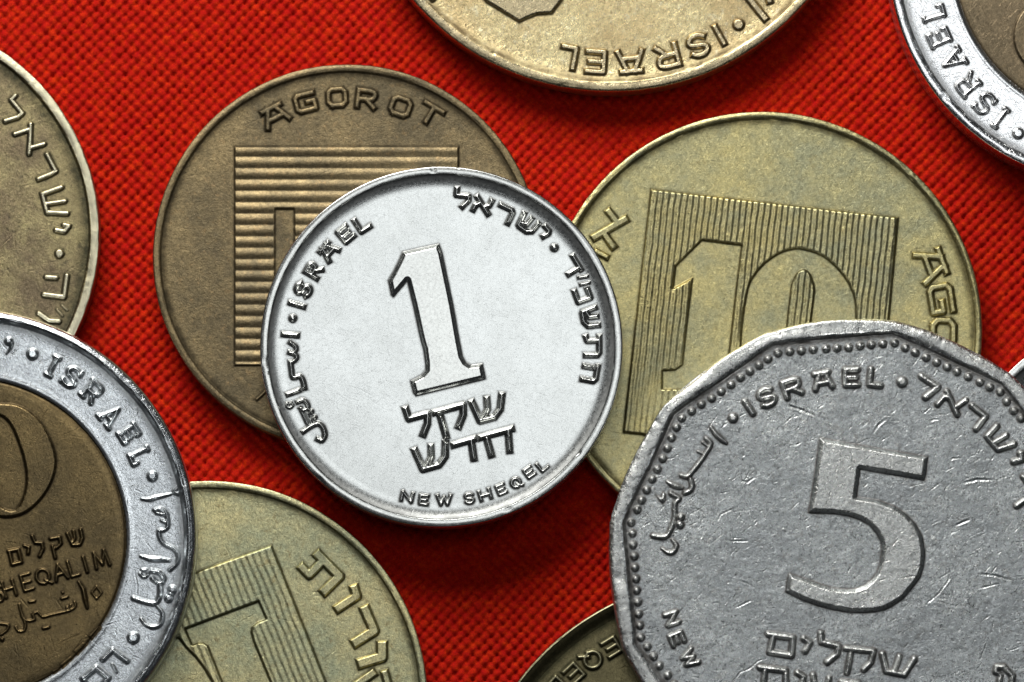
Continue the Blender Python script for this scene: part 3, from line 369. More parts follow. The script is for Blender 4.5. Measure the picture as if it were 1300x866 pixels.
  {'n':'letter','s':[[[-6.946,9.209,0.124],[-6.844,9.243,0.124],[-6.742,9.277,0.124],[-6.643,9.284,0.124],[-6.543,9.255,0.124],[-6.446,9.201,0.124],[-6.371,9.13,0.124],[-6.324,9.038,0.124],[-6.297,8.93,0.124],[-6.297,8.826,0.124],[-6.326,8.726,0.124],[-6.381,8.63,0.124],[-6.452,8.555,0.124],[-6.543,8.507,0.124],[-6.651,8.48,0.124],[-6.756,8.48,0.124],[-6.856,8.509,0.124],[-6.952,8.563,0.124],[-7.027,8.635,0.124],[-7.075,8.726,0.124],[-7.101,8.834,0.124],[-7.102,8.938,0.124],[-7.067,9.031,0.124],[-7.007,9.12,0.124],[-6.946,9.209,0.124]],[[-6.913,9.029,0.124],[-7.356,9.003,0.124]]],'h':0.8},
  {'n':'letter','s':[[[-7.616,7.692,0.124],[-7.127,8.146,0.124],[-7.652,8.709,0.124],[-8.14,8.254,0.124]],[[-7.389,8.427,0.124],[-7.804,8.041,0.124]]],'h':0.8},
  {'n':'letter','s':[[[-7.963,7.533,0.124],[-8.536,8.045,0.124],[-8.946,7.586,0.124]]],'h':0.8},
 ]),
 'I': dict(loc=[1.696, -1.1416], z=1.6, t=2.2, R=12.25, glyphs=[
  {'n':'letter','s':[[[-5.0,7.404,0.137],[-5.395,7.988,0.137]]],'h':1.0},
  {'n':'letter','s':[[[-4.148,8.612,0.132],[-4.199,8.618,0.132],[-4.25,8.626,0.132],[-4.302,8.63,0.132],[-4.357,8.622,0.132],[-4.421,8.6,0.132],[-4.491,8.569,0.132],[-4.557,8.53,0.132],[-4.609,8.488,0.132],[-4.645,8.437,0.132],[-4.671,8.379,0.132],[-4.685,8.321,0.132],[-4.686,8.273,0.132],[-4.671,8.236,0.132],[-4.643,8.204,0.132],[-4.603,8.181,0.132],[-4.558,8.168,0.132],[-4.505,8.171,0.132],[-4.442,8.186,0.132],[-4.375,8.206,0.132],[-4.309,8.223,0.132],[-4.24,8.239,0.132],[-4.168,8.257,0.132],[-4.099,8.27,0.132],[-4.041,8.271,0.132],[-3.995,8.258,0.132],[-3.955,8.235,0.132],[-3.927,8.204,0.132],[-3.913,8.166,0.132],[-3.916,8.117,0.132],[-3.934,8.057,0.132],[-3.963,7.997,0.132],[-4.002,7.945,0.132],[-4.055,7.902,0.132],[-4.12,7.864,0.132],[-4.19,7.833,0.132],[-4.253,7.811,0.132],[-4.309,7.804,0.132],[-4.361,7.807,0.132],[-4.412,7.815,0.132],[-4.463,7.821,0.132]]],'h':1.0},
  {'n':'letter','s':[[[-3.284,8.198,0.132],[-3.538,8.919,0.132]],[[-3.538,8.919,0.132],[-3.291,9.013,0.132],[-3.071,9.088,0.132],[-2.918,9.111,0.132],[-2.815,9.098,0.132],[-2.764,9.048,0.132],[-2.748,8.976,0.132],[-2.743,8.895,0.132],[-2.771,8.813,0.132],[-2.845,8.749,0.132],[-2.969,8.685,0.132],[-3.17,8.609,0.132],[-3.401,8.53,0.132]],[[-3.041,8.659,0.132],[-2.565,8.457,0.132]]],'h':1.0},
  {'n':'letter','s':[[[-1.918,9.361,0.132],[-1.254,9.478,0.132]],[[-1.702,9.399,0.132],[-1.876,8.611,0.132]],[[-1.453,9.443,0.132],[-1.047,8.757,0.132]],[[-1.754,8.898,0.132],[-1.239,8.988,0.132]]],'h':1.0},
  {'n':'letter','s':[[[0.225,9.607,0.132],[-0.401,9.597,0.132],[-0.394,8.831,0.132],[0.232,8.841,0.132]],[[-0.398,9.214,0.132],[0.135,9.222,0.132]]],'h':1.0},
  {'n':'letter','s':[[[0.883,9.613,0.132],[0.791,8.851,0.132],[1.354,8.786,0.132]]],'h':1.0},
  {'n':'dot','s':[[[-5.992,7.185,0.206]]],'h':1.0},
  {'n':'dot','s':[[[2.409,8.983,0.225]]],'h':1.0},
  {'n':'letter','s':[[[3.389,9.258,0.147],[4.187,8.727,0.147],[3.577,8.217,0.147]]],'h':1.0},
  {'n':'letter','s':[[[4.627,8.512,0.13],[5.138,7.366,0.13]],[[4.167,7.859,0.123],[4.495,8.236,0.123],[4.783,8.2,0.123]],[[5.577,8.077,0.123],[5.141,7.765,0.123]]],'h':1.0},
  {'n':'letter','s':[[[5.878,7.787,0.137],[6.545,7.257,0.137],[6.071,6.641,0.137]]],'h':1.0},
  {'n':'letter','s':[[[7.096,6.772,0.137],[6.609,6.264,0.137],[7.144,5.627,0.137],[7.94,5.881,0.137]],[[7.569,6.315,0.13],[6.931,5.953,0.13]]],'h':1.0},
  {'n':'letter','s':[[[8.261,5.41,0.145],[8.309,5.12,0.145],[7.933,5.012,0.145]]],'h':1.0},
  {'n':'letter','s':[[[8.395,4.252,0.123],[8.537,4.035,0.123]]],'h':1.0},
  {'n':'letter','s':[[[8.782,3.204,0.13],[8.348,3.023,0.13],[8.057,2.806,0.13]]],'h':1.0},
  {'n':'bead','s':[[[-4.238,10.133,0.166]]],'h':0.95},
  {'n':'bead','s':[[[-4.68,9.809,0.166]]],'h':0.95},
  {'n':'bead','s':[[[-5.141,9.514,0.166]]],'h':0.95},
  {'n':'bead','s':[[[-5.612,9.199,0.166]]],'h':0.95},
  {'n':'bead','s':[[[-6.083,8.845,0.166]]],'h':0.95},
  {'n':'bead','s':[[[-6.573,8.511,0.166]]],'h':0.95},
  {'n':'bead','s':[[[-7.044,8.177,0.166]]],'h':0.95},
  {'n':'bead','s':[[[-7.553,7.873,0.166]]],'h':0.95},
  {'n':'bead','s':[[[-8.043,7.529,0.166]]],'h':0.95},
  {'n':'bead','s':[[[-8.533,7.185,0.166]]],'h':0.95},
  {'n':'bead','s':[[[-8.799,6.724,0.166]]],'h':0.95},
  {'n':'bead','s':[[[-9.044,6.204,0.166]]],'h':0.95},
  {'n':'bead','s':[[[-9.251,5.684,0.166]]],'h':0.95},
  {'n':'bead','s':[[[-9.487,5.174,0.166]]],'h':0.95},
  {'n':'bead','s':[[[-9.752,4.635,0.166]]],'h':0.95},
  {'n':'bead','s':[[[-10.007,4.146,0.166]]],'h':0.95},
  {'n':'bead','s':[[[-10.292,3.607,0.166]]],'h':0.95},
  {'n':'bead','s':[[[-10.537,3.098,0.166]]],'h':0.95},
  {'n':'bead','s':[[[-10.762,2.628,0.166]]],'h':0.95},
  {'n':'bead','s':[[[-3.747,10.438,0.166]]],'h':0.95},
  {'n':'bead','s':[[[-3.16,10.497,0.166]]],'h':0.95},
  {'n':'bead','s':[[[-2.572,10.547,0.166]]],'h':0.95},
  {'n':'bead','s':[[[-1.985,10.606,0.166]]],'h':0.95},
  {'n':'bead','s':[[[-1.348,10.645,0.166]]],'h':0.95},
  {'n':'bead','s':[[[-0.81,10.675,0.166]]],'h':0.95},
  {'n':'bead','s':[[[-0.222,10.714,0.166]]],'h':0.95},
  {'n':'bead','s':[[[0.346,10.793,0.166]]],'h':0.95},
  {'n':'bead','s':[[[0.894,10.852,0.166]]],'h':0.95},
  {'n':'bead','s':[[[1.472,10.901,0.166]]],'h':0.95},
  {'n':'bead','s':[[[2.06,10.94,0.166]]],'h':0.95},
  {'n':'bead','s':[[[2.587,10.694,0.166]]],'h':0.95},
  {'n':'bead','s':[[[3.084,10.448,0.166]]],'h':0.95},
  {'n':'bead','s':[[[3.621,10.202,0.166]]],'h':0.95},
  {'n':'bead','s':[[[4.147,9.966,0.166]]],'h':0.95},
  {'n':'bead','s':[[[4.664,9.74,0.166]]],'h':0.95},
  {'n':'bead','s':[[[5.152,9.494,0.166]]],'h':0.95},
  {'n':'bead','s':[[[5.707,9.248,0.166]]],'h':0.95},
  {'n':'bead','s':[[[6.282,8.973,0.166]]],'h':0.95},
  {'n':'bead','s':[[[6.779,8.727,0.166]]],'h':0.95},
  {'n':'bead','s':[[[7.295,8.492,0.166]]],'h':0.95},
  {'n':'bead','s':[[[7.614,8.01,0.166]]],'h':0.95},
  {'n':'bead','s':[[[7.952,7.558,0.166]]],'h':0.95},
  {'n':'bead','s':[[[8.311,7.166,0.166]]],'h':0.95},
  {'n':'bead','s':[[[-11.066,1.982,0.166]]],'h':0.95},
  {'n':'bead','s':[[[-10.999,1.454,0.166]]],'h':0.95},
  {'n':'bead','s':[[[-10.971,0.878,0.166]]],'h':0.95},
  {'n':'bead','s':[[[-10.914,0.321,0.166]]],'h':0.95},
  {'n':'bead','s':[[[-10.876,-0.246,0.166]]],'h':0.95},
  {'n':'bead','s':[[[-10.828,-0.812,0.166]]],'h':0.95},
  {'n':'bead','s':[[[-10.791,-1.378,0.166]]],'h':0.95},
  {'n':'bead','s':[[[-10.743,-1.963,0.166]]],'h':0.95},
  {'n':'bead','s':[[[-10.696,-2.548,0.166]]],'h':0.95},
  {'n':'bead','s':[[[-10.648,-3.114,0.166]]],'h':0.95},
  {'n':'bead','s':[[[-10.601,-3.708,0.166]]],'h':0.95},
  {'n':'bead','s':[[[-10.281,-4.166,0.166]]],'h':0.95},
  {'n':'bead','s':[[[-9.97,-4.653,0.166]]],'h':0.95},
  {'n':'bead','s':[[[-9.68,-5.12,0.166]]],'h':0.95},
  {'n':'bead','s':[[[-9.272,-5.587,0.166]]],'h':0.95},
  {'n':'bead','s':[[[-8.962,-6.044,0.166]]],'h':0.95},
  {'n':'numeral','p':[[[-1.695,6.204],[-0.348,5.959],[1.604,5.606],[3.673,5.253],[3.61,4.684],[3.498,4.077],[1.986,4.351],[0.308,4.635],[0.226,3.999],[0.124,3.264],[1.197,3.098],[1.976,2.804],[2.559,2.432],[3.043,1.904],[3.38,1.259],[3.492,0.575],[3.448,-0.109],[3.269,-0.695],[2.924,-1.183],[2.433,-1.768],[1.943,-2.11],[1.454,-2.353],[0.966,-2.451],[0.284,-2.49],[-0.398,-2.451],[-1.079,-2.334],[-1.857,-2.139],[-2.635,-1.846],[-3.413,-1.476],[-3.352,-0.988],[-3.243,-0.539],[-2.338,-0.832],[-1.657,-1.085],[-1.073,-1.261],[-0.488,-1.32],[-0.001,-1.3],[0.487,-1.124],[0.83,-0.841],[1.096,-0.5],[1.255,-0.011],[1.356,0.575],[1.301,1.063],[1.089,1.454],[0.75,1.845],[0.312,2.119],[-0.272,2.315],[-1.052,2.432],[-2.272,2.472],[-2.071,3.607],[-1.868,4.978]]],'h':1.6,'bev':0.2,'label':'raised numeral 5 with scratched worn top'},
  {'n':'letter','s':[[[-4.277,-3.552,0.137],[-3.072,-3.73,0.137],[-3.16,-4.601,0.137],[-4.229,-4.433,0.137],[-4.036,-3.657,0.137]]],'h':0.9},
  {'n':'letter','s':[[[-2.527,-3.782,0.137],[-2.234,-3.971,0.137],[-2.467,-4.391,0.137]]],'h':0.9},
  {'n':'letter','s':[[[-1.686,-3.52,0.137],[-1.657,-3.94,0.137],[-0.819,-4.15,0.137],[-0.895,-4.538,0.137],[-1.379,-4.936,0.137]]],'h':0.9},
  {'n':'letter','s':[[[-0.453,-4.254,0.127],[0.91,-4.391,0.127],[0.78,-4.936,0.127],[0.432,-5.303,0.127]],[[-0.224,-4.538,0.127],[-0.407,-5.439,0.127]]],'h':0.9},
  {'n':'letter','s':[[[1.349,-4.538,0.137],[1.532,-5.376,0.137],[2.422,-5.544,0.137],[2.92,-4.779,0.137]],[[2.187,-4.674,0.127],[1.952,-5.334,0.127]]],'h':0.9},
  {'n':'letter','s':[[[-4.704,-5.198,0.137],[-3.447,-5.355,0.137],[-3.419,-6.193,0.137]],[[-4.463,-5.355,0.127],[-4.551,-6.193,0.127]]],'h':0.9},
  {'n':'letter','s':[[[-2.85,-5.46,0.127],[-2.536,-5.67,0.127],[-2.685,-6.089,0.127]]],'h':0.9},
  {'n':'letter','s':[[[-2.085,-5.586,0.127],[-2.014,-6.089,0.127]],[[-1.3,-5.753,0.116],[-1.386,-6.089,0.116]]],'h':0.9},
  {'n':'letter','s':[[[-0.672,-5.9,0.127],[0.166,-5.984,0.127]]],'h':0.9},
  {'n':'letter','s':[[[6.93,-5.408,0.127],[7.006,-5.167,0.127],[7.352,-5.167,0.127],[7.767,-5.617,0.127],[7.711,-6.089,0.127]],[[6.983,-5.408,0.116],[7.191,-5.586,0.116],[7.104,-5.984,0.116]]],'h':0.9},
  {'n':'letter','s':[[[-9.397,-2.614,0.113],[-8.857,-2.448,0.113],[-9.243,-3.117,0.113],[-8.703,-2.951,0.113]]],'h':0.9},
  {'n':'letter','s':[[[-8.435,-3.885,0.113],[-8.626,-3.437,0.113],[-9.164,-3.668,0.113],[-8.973,-4.115,0.113]],[[-8.895,-3.553,0.113],[-8.733,-3.933,0.113]]],'h':0.9},
  {'n':'letter','s':[[[-8.117,-4.275,0.113],[-8.527,-4.733,0.113],[-8.002,-4.647,0.113],[-8.337,-5.061,0.113],[-7.737,-4.931,0.113]]],'h':0.9},
  {'n':'letter','s':[[[-7.097,6.757,0.063],[-7.025,6.642,0.081],[-6.953,6.526,0.097],[-6.871,6.414,0.108],[-6.766,6.303,0.113],[-6.651,6.196,0.113],[-6.547,6.104,0.108],[-6.464,6.039,0.097],[-6.392,5.99,0.081],[-6.32,5.941,0.063]]],'h':0.9},
  {'n':'letter','s':[[[-7.319,6.153,0.102],[-7.229,6.079,0.102],[-7.14,6.004,0.102],[-7.1,5.909,0.102],[-7.137,5.781,0.102],[-7.223,5.632,0.102],[-7.321,5.477,0.102],[-7.422,5.315,0.102],[-7.535,5.147,0.102],[-7.647,4.988,0.102],[-7.758,4.842,0.102],[-7.868,4.705,0.102],[-7.974,4.58,0.102],[-8.071,4.459,0.102],[-8.165,4.349,0.102],[-8.259,4.279,0.102],[-8.356,4.271,0.102],[-8.453,4.303,0.102],[-8.551,4.336,0.102]],[[-7.506,5.966,0.053],[-7.279,5.803,0.053]],[[-7.727,5.517,0.053],[-7.484,5.395,0.053]]],'h':0.9},
  {'n':'letter','s':[[[-8.113,4.132,0.11],[-8.073,4.021,0.11],[-8.033,3.909,0.11],[-8.017,3.806,0.11],[-8.037,3.714,0.11],[-8.081,3.63,0.11],[-8.139,3.562,0.11],[-8.211,3.519,0.11],[-8.297,3.492,0.11],[-8.383,3.464,0.11]]],'h':0.9},
  {'n':'letter','s':[[[-9.25,4.01,0.067],[-9.138,3.945,0.096],[-9.027,3.88,0.115],[-8.91,3.823,0.122],[-8.783,3.779,0.115],[-8.652,3.744,0.096],[-8.52,3.709,0.067]]],'h':0.9},
  {'n':'letter','p':[[[-9.82,3.359],[-9.601,3.237],[-9.479,3.497],[-9.357,3.399],[-9.358,3.074],[-9.456,2.927],[-9.642,3.057]]],'h':0.8,'bev':0.12},
  {'n':'letter','s':[[[-9.073,3.44,0.11],[-8.922,3.349,0.11],[-8.771,3.257,0.11],[-8.684,3.171,0.11],[-8.713,3.112,0.11],[-8.806,3.058,0.11],[-8.88,2.952,0.11],[-8.893,2.752,0.11],[-8.886,2.499,0.11],[-8.898,2.26,0.11],[-8.942,2.055,0.11],[-9.004,1.864,0.11],[-9.078,1.691,0.11],[-9.153,1.527,0.11],[-9.24,1.381,0.11],[-9.363,1.285,0.11],[-9.542,1.265,0.11],[-9.756,1.295,0.11],[-9.971,1.325,0.11]]],'h':0.9},
  {'n':'letter','s':[[[-9.015,1.122,0.058],[-8.936,1.029,0.071],[-8.858,0.935,0.083],[-8.821,0.838,0.093],[-8.851,0.72,0.1],[-8.922,0.598,0.104],[-9.0,0.513,0.106],[-9.075,0.482,0.104],[-9.157,0.487,0.1],[-9.243,0.513,0.093],[-9.335,0.561,0.083],[-9.431,0.63,0.071],[-9.527,0.699,0.058]]],'h':0.9},
  {'n':'dot','s':[[[-8.581,2.26,0.155]]],'h':0.8},
  {'n':'dot','s':[[[-8.623,1.878,0.171]]],'h':0.8},
 ]),
 'J': dict(loc=[3.0528, 1.9137], z=0, t=2.4, R=11.6, glyphs=[
  {'n':'letter','s':[[[-5.73,-7.72,0.098],[-6.348,-8.553,0.098]],[[-5.639,-7.788,0.098],[-5.82,-7.652,0.098]],[[-6.257,-8.622,0.098],[-6.438,-8.485,0.098]]],'h':1.0},
  {'n':'letter','s':[[[-7.294,-7.44,0.098],[-7.287,-7.496,0.098],[-7.283,-7.553,0.098],[-7.274,-7.609,0.098],[-7.251,-7.663,0.098],[-7.212,-7.719,0.098],[-7.16,-7.777,0.098],[-7.101,-7.826,0.098],[-7.042,-7.859,0.098],[-6.978,-7.872,0.098],[-6.907,-7.87,0.098],[-6.841,-7.857,0.098],[-6.789,-7.834,0.098],[-6.751,-7.8,0.098],[-6.724,-7.754,0.098],[-6.709,-7.702,0.098],[-6.707,-7.649,0.098],[-6.723,-7.594,0.098],[-6.755,-7.537,0.098],[-6.794,-7.477,0.098],[-6.829,-7.416,0.098],[-6.864,-7.352,0.098],[-6.902,-7.285,0.098],[-6.933,-7.22,0.098],[-6.948,-7.16,0.098],[-6.946,-7.105,0.098],[-6.931,-7.052,0.098],[-6.904,-7.007,0.098],[-6.866,-6.975,0.098],[-6.812,-6.954,0.098],[-6.743,-6.943,0.098],[-6.67,-6.944,0.098],[-6.603,-6.959,0.098],[-6.543,-6.992,0.098],[-6.485,-7.042,0.098],[-6.433,-7.099,0.098],[-6.394,-7.155,0.098],[-6.372,-7.209,0.098],[-6.362,-7.265,0.098],[-6.358,-7.322,0.098],[-6.351,-7.378,0.098]],[[-7.294,-7.44,0.098],[-7.385,-7.538,0.098]],[[-6.351,-7.378,0.098],[-6.261,-7.28,0.098]]],'h':1.0},
  {'n':'letter','s':[[[-7.08,-6.342,0.098],[-7.874,-7.006,0.098]],[[-7.874,-7.006,0.098],[-8.022,-6.836,0.098],[-8.143,-6.678,0.098],[-8.195,-6.551,0.098],[-8.196,-6.449,0.098],[-8.146,-6.372,0.098],[-8.066,-6.315,0.098],[-7.973,-6.262,0.098],[-7.873,-6.239,0.098],[-7.787,-6.268,0.098],[-7.694,-6.344,0.098],[-7.574,-6.483,0.098],[-7.445,-6.648,0.098]],[[-7.652,-6.395,0.098],[-7.494,-5.836,0.098]],[[-7.018,-6.418,0.098],[-7.163,-6.241,0.098]],[[-7.812,-7.082,0.098],[-7.916,-6.956,0.098]]],'h':1.0},
  {'n':'letter','s':[[[-8.825,-5.466,0.098],[-7.757,-5.235,0.098]],[[-8.825,-5.466,0.098],[-8.136,-4.606,0.098]],[[-8.149,-5.305,0.098],[-8.377,-4.928,0.098]],[[-7.7,-5.329,0.098],[-7.825,-5.122,0.098]],[[-8.068,-4.719,0.098],[-8.193,-4.511,0.098]]],'h':1.0},
  {'n':'letter','s':[[[-9.652,-3.968,0.098],[-9.415,-4.517,0.098],[-8.526,-4.12,0.098],[-8.763,-3.571,0.098]],[[-8.971,-4.318,0.098],[-9.172,-3.852,0.098]],[[-9.652,-3.968,0.098],[-9.509,-3.905,0.098]],[[-8.763,-3.571,0.098],[-8.927,-3.632,0.098]],[[-9.387,-4.582,0.098],[-9.415,-4.517,0.098]],[[-8.498,-4.185,0.098],[-8.526,-4.12,0.098]]],'h':1.0},
  {'n':'letter','s':[[[-9.802,-3.182,0.098],[-8.814,-2.885,0.098],[-8.951,-2.406,0.098]],[[-9.781,-3.254,0.098],[-9.829,-3.086,0.098]],[[-8.951,-2.406,0.098],[-9.153,-2.451,0.098]],[[-8.797,-2.943,0.098],[-8.814,-2.885,0.098]]],'h':1.0},
  {'n':'dot','s':[[[-5.157,-8.914,0.236]]],'h':1.2},
  {'n':'numeral','p':[[[-1.098,-3.984],[-1.134,-4.345],[-1.234,-4.695],[-1.395,-5.023],[-1.612,-5.32],[-1.877,-5.576],[-2.184,-5.784],[-2.523,-5.937],[-2.883,-6.03],[-3.254,-6.062],[-3.624,-6.03],[-3.983,-5.937],[-4.319,-5.784],[-4.622,-5.576],[-4.883,-5.32],[-5.093,-5.023],[-5.248,-4.695],[-5.341,-4.345],[-5.37,-3.984],[-5.335,-3.623],[-5.235,-3.273],[-5.075,-2.944],[-4.859,-2.647],[-4.593,-2.39],[-4.286,-2.182],[-3.947,-2.029],[-3.586,-1.935],[-3.214,-1.903],[-2.844,-1.935],[-2.485,-2.029],[-2.148,-2.182],[-1.845,-2.39],[-1.585,-2.647],[-1.374,-2.944],[-1.22,-3.273],[-1.127,-3.623]]],'h':0.8,'bev':0.1,'zone':1,'label':'edge of a raised round numeral'},
 ]),
 'K': dict(loc=[3.1268, -0.8072], z=0, t=1.55, R=9.03, glyphs=[
 ]),
}
NICKS = [[[[-3.32,7.824],[-2.685,7.627],[-1.807,7.254]],0.078,0.1],[[[0.974,6.449],[1.241,6.842],[1.614,7.136]],0.078,0.08],[[[5.401,3.95],[6.086,4.116],[6.965,4.097]],0.082,0.1],[[[4.805,5.155],[5.313,5.194]],0.059,0.07],[[[3.764,7.058],[4.253,7.136]],0.059,0.07],[[[-3.52,6.842],[-2.882,7.411]],0.043,0.05],[[[-3.281,5.763],[-2.596,5.959]],0.043,0.05],[[[1.047,10.232],[1.537,10.281]],0.043,0.05],[[[-1.466,7.038],[-0.834,6.449]],0.035,0.04],[[[5.043,1.855],[5.748,2.149]],0.078,0.1],[[[6.048,-0.558],[6.925,-0.636],[7.849,-0.91]],0.067,0.09],[[[6.091,-1.3],[7.214,-1.027]],0.059,0.07],[[[4.785,0.047],[4.681,-0.832],[4.189,-1.515],[3.502,-2.1]],0.055,0.06],[[[5.572,-1.563],[5.819,-2.392]],0.051,0.07],[[[3.942,-1.885],[5.06,-2.178]],0.047,0.06],[[[2.049,-0.812],[3.318,-0.636]],0.047,0.05],[[[-0.083,1.317],[0.062,1.122]],0.059,0.08],[[[-5.633,4.077],[-5.291,3.979],[-4.85,4.292]],0.067,0.08],[[[-9.145,5.076],[-8.46,5.567]],0.035,0.04],[[[-6.23,1.063],[-5.254,1.073]],0.059,0.08],[[[-5.75,-0.88],[-5.069,-1.124]],0.059,0.07],[[[-5.95,-2.266],[-5.072,-1.856]],0.059,0.07],[[[-6.159,-5.995],[-5.671,-5.431],[-5.232,-5.266],[-4.792,-4.877],[-4.305,-4.731]],0.051,0.06],[[[-0.934,-2.49],[-0.205,-2.831]],0.031,0.03],[[[-6.812,2.002],[-6.615,2.393],[-5.735,2.785]],0.059,0.05]]

# ---------------------------------------------------------------- coin profile per kind (mm)
# rim: flat width, slope width, edge rounding, height; dish: height and width of the rise towards the rim
PROF = {
 'A': dict(rimw=.28, slope=.07, edge=.08, h=.21, dish=.125, dw=.78, relief=.145, und=.002),
 'B': dict(rimw=.20, slope=.16, edge=.10, h=.13, dish=.02, dw=.8, relief=.12, und=.006),
 'C': dict(rimw=.16, slope=.18, edge=.10, h=.14, dish=.02, dw=.8, relief=.13, und=.006),
 'D': dict(rimw=.30, slope=.12, edge=.14, h=.10, dish=.07, dw=1.0, relief=.12, und=.006),
 'E': dict(rimw=.34, slope=.16, edge=.08, h=.13, dish=.02, dw=.8, relief=.13, und=.010),
 'F': dict(rimw=.07, slope=.26, edge=.30, h=.20, dish=.02, dw=.6, relief=.15, und=.006, core=8.04),
 'G': dict(rimw=.22, slope=.14, edge=.08, h=.12, dish=.02, dw=.8, relief=.14, und=.008),
 'H': dict(rimw=.05, slope=.62, edge=.07, h=.26, dish=.0, dw=.6, relief=.12, und=.006),
 'I': dict(rimw=.33, slope=.20, edge=.22, h=.17, dish=.03, dw=.9, relief=.15, und=.016),
 'J': dict(rimw=.26, slope=.14, edge=.14, h=.13, dish=.02, dw=.6, relief=.12, und=.004, core=8.35),
 'K': dict(rimw=.30, slope=.10, edge=.07, h=.28, dish=.17, dw=1.25, relief=.15, und=.003),
}
# the part of each coin that the photograph shows, in cm on the table (x0, x1, y0, y1)
VIEW = (-2.62, 2.62, -1.78, 1.76)
WINDOW = {'B': (-1.85, 0.15, -.55, 1.45), 'C': (.15, 2.4, -.85, 1.2), 'E': (-2.62, -2.0, 0, 1.6), 'H': (0, .75, -1.78, -1.25)}

FAT = dict(A=1.16, B=1.15, C=1.15, D=1.18, E=1.35, F=1.22, G=1.22, H=1.05, I=1.2, J=1.2, K=1)
def facet(k, th, inner=1.0):
    """outline factor: 1 for round coins, softened twelve-sided for the five"""
    if k != 'I': return np.ones_like(th)
    a = np.mod(th-math.radians(20.4), math.radians(30))-math.radians(15)
    f = math.cos(math.radians(15))/np.cos(a)
    g = 1-(1-f)*(.35+.6*inner)
    rng = np.random.default_rng(5)
    for n in range(5, 60, 3): g = g+rng.uniform(-1, 1)*.012/n*np.cos(n*th+rng.uniform(0, 6))
    return g

def dish(k, p, rho, Rin):
    return p['dish']*np.clip((rho-(Rin-p['dw']))/p['dw'], 0, 1.1)**2.2

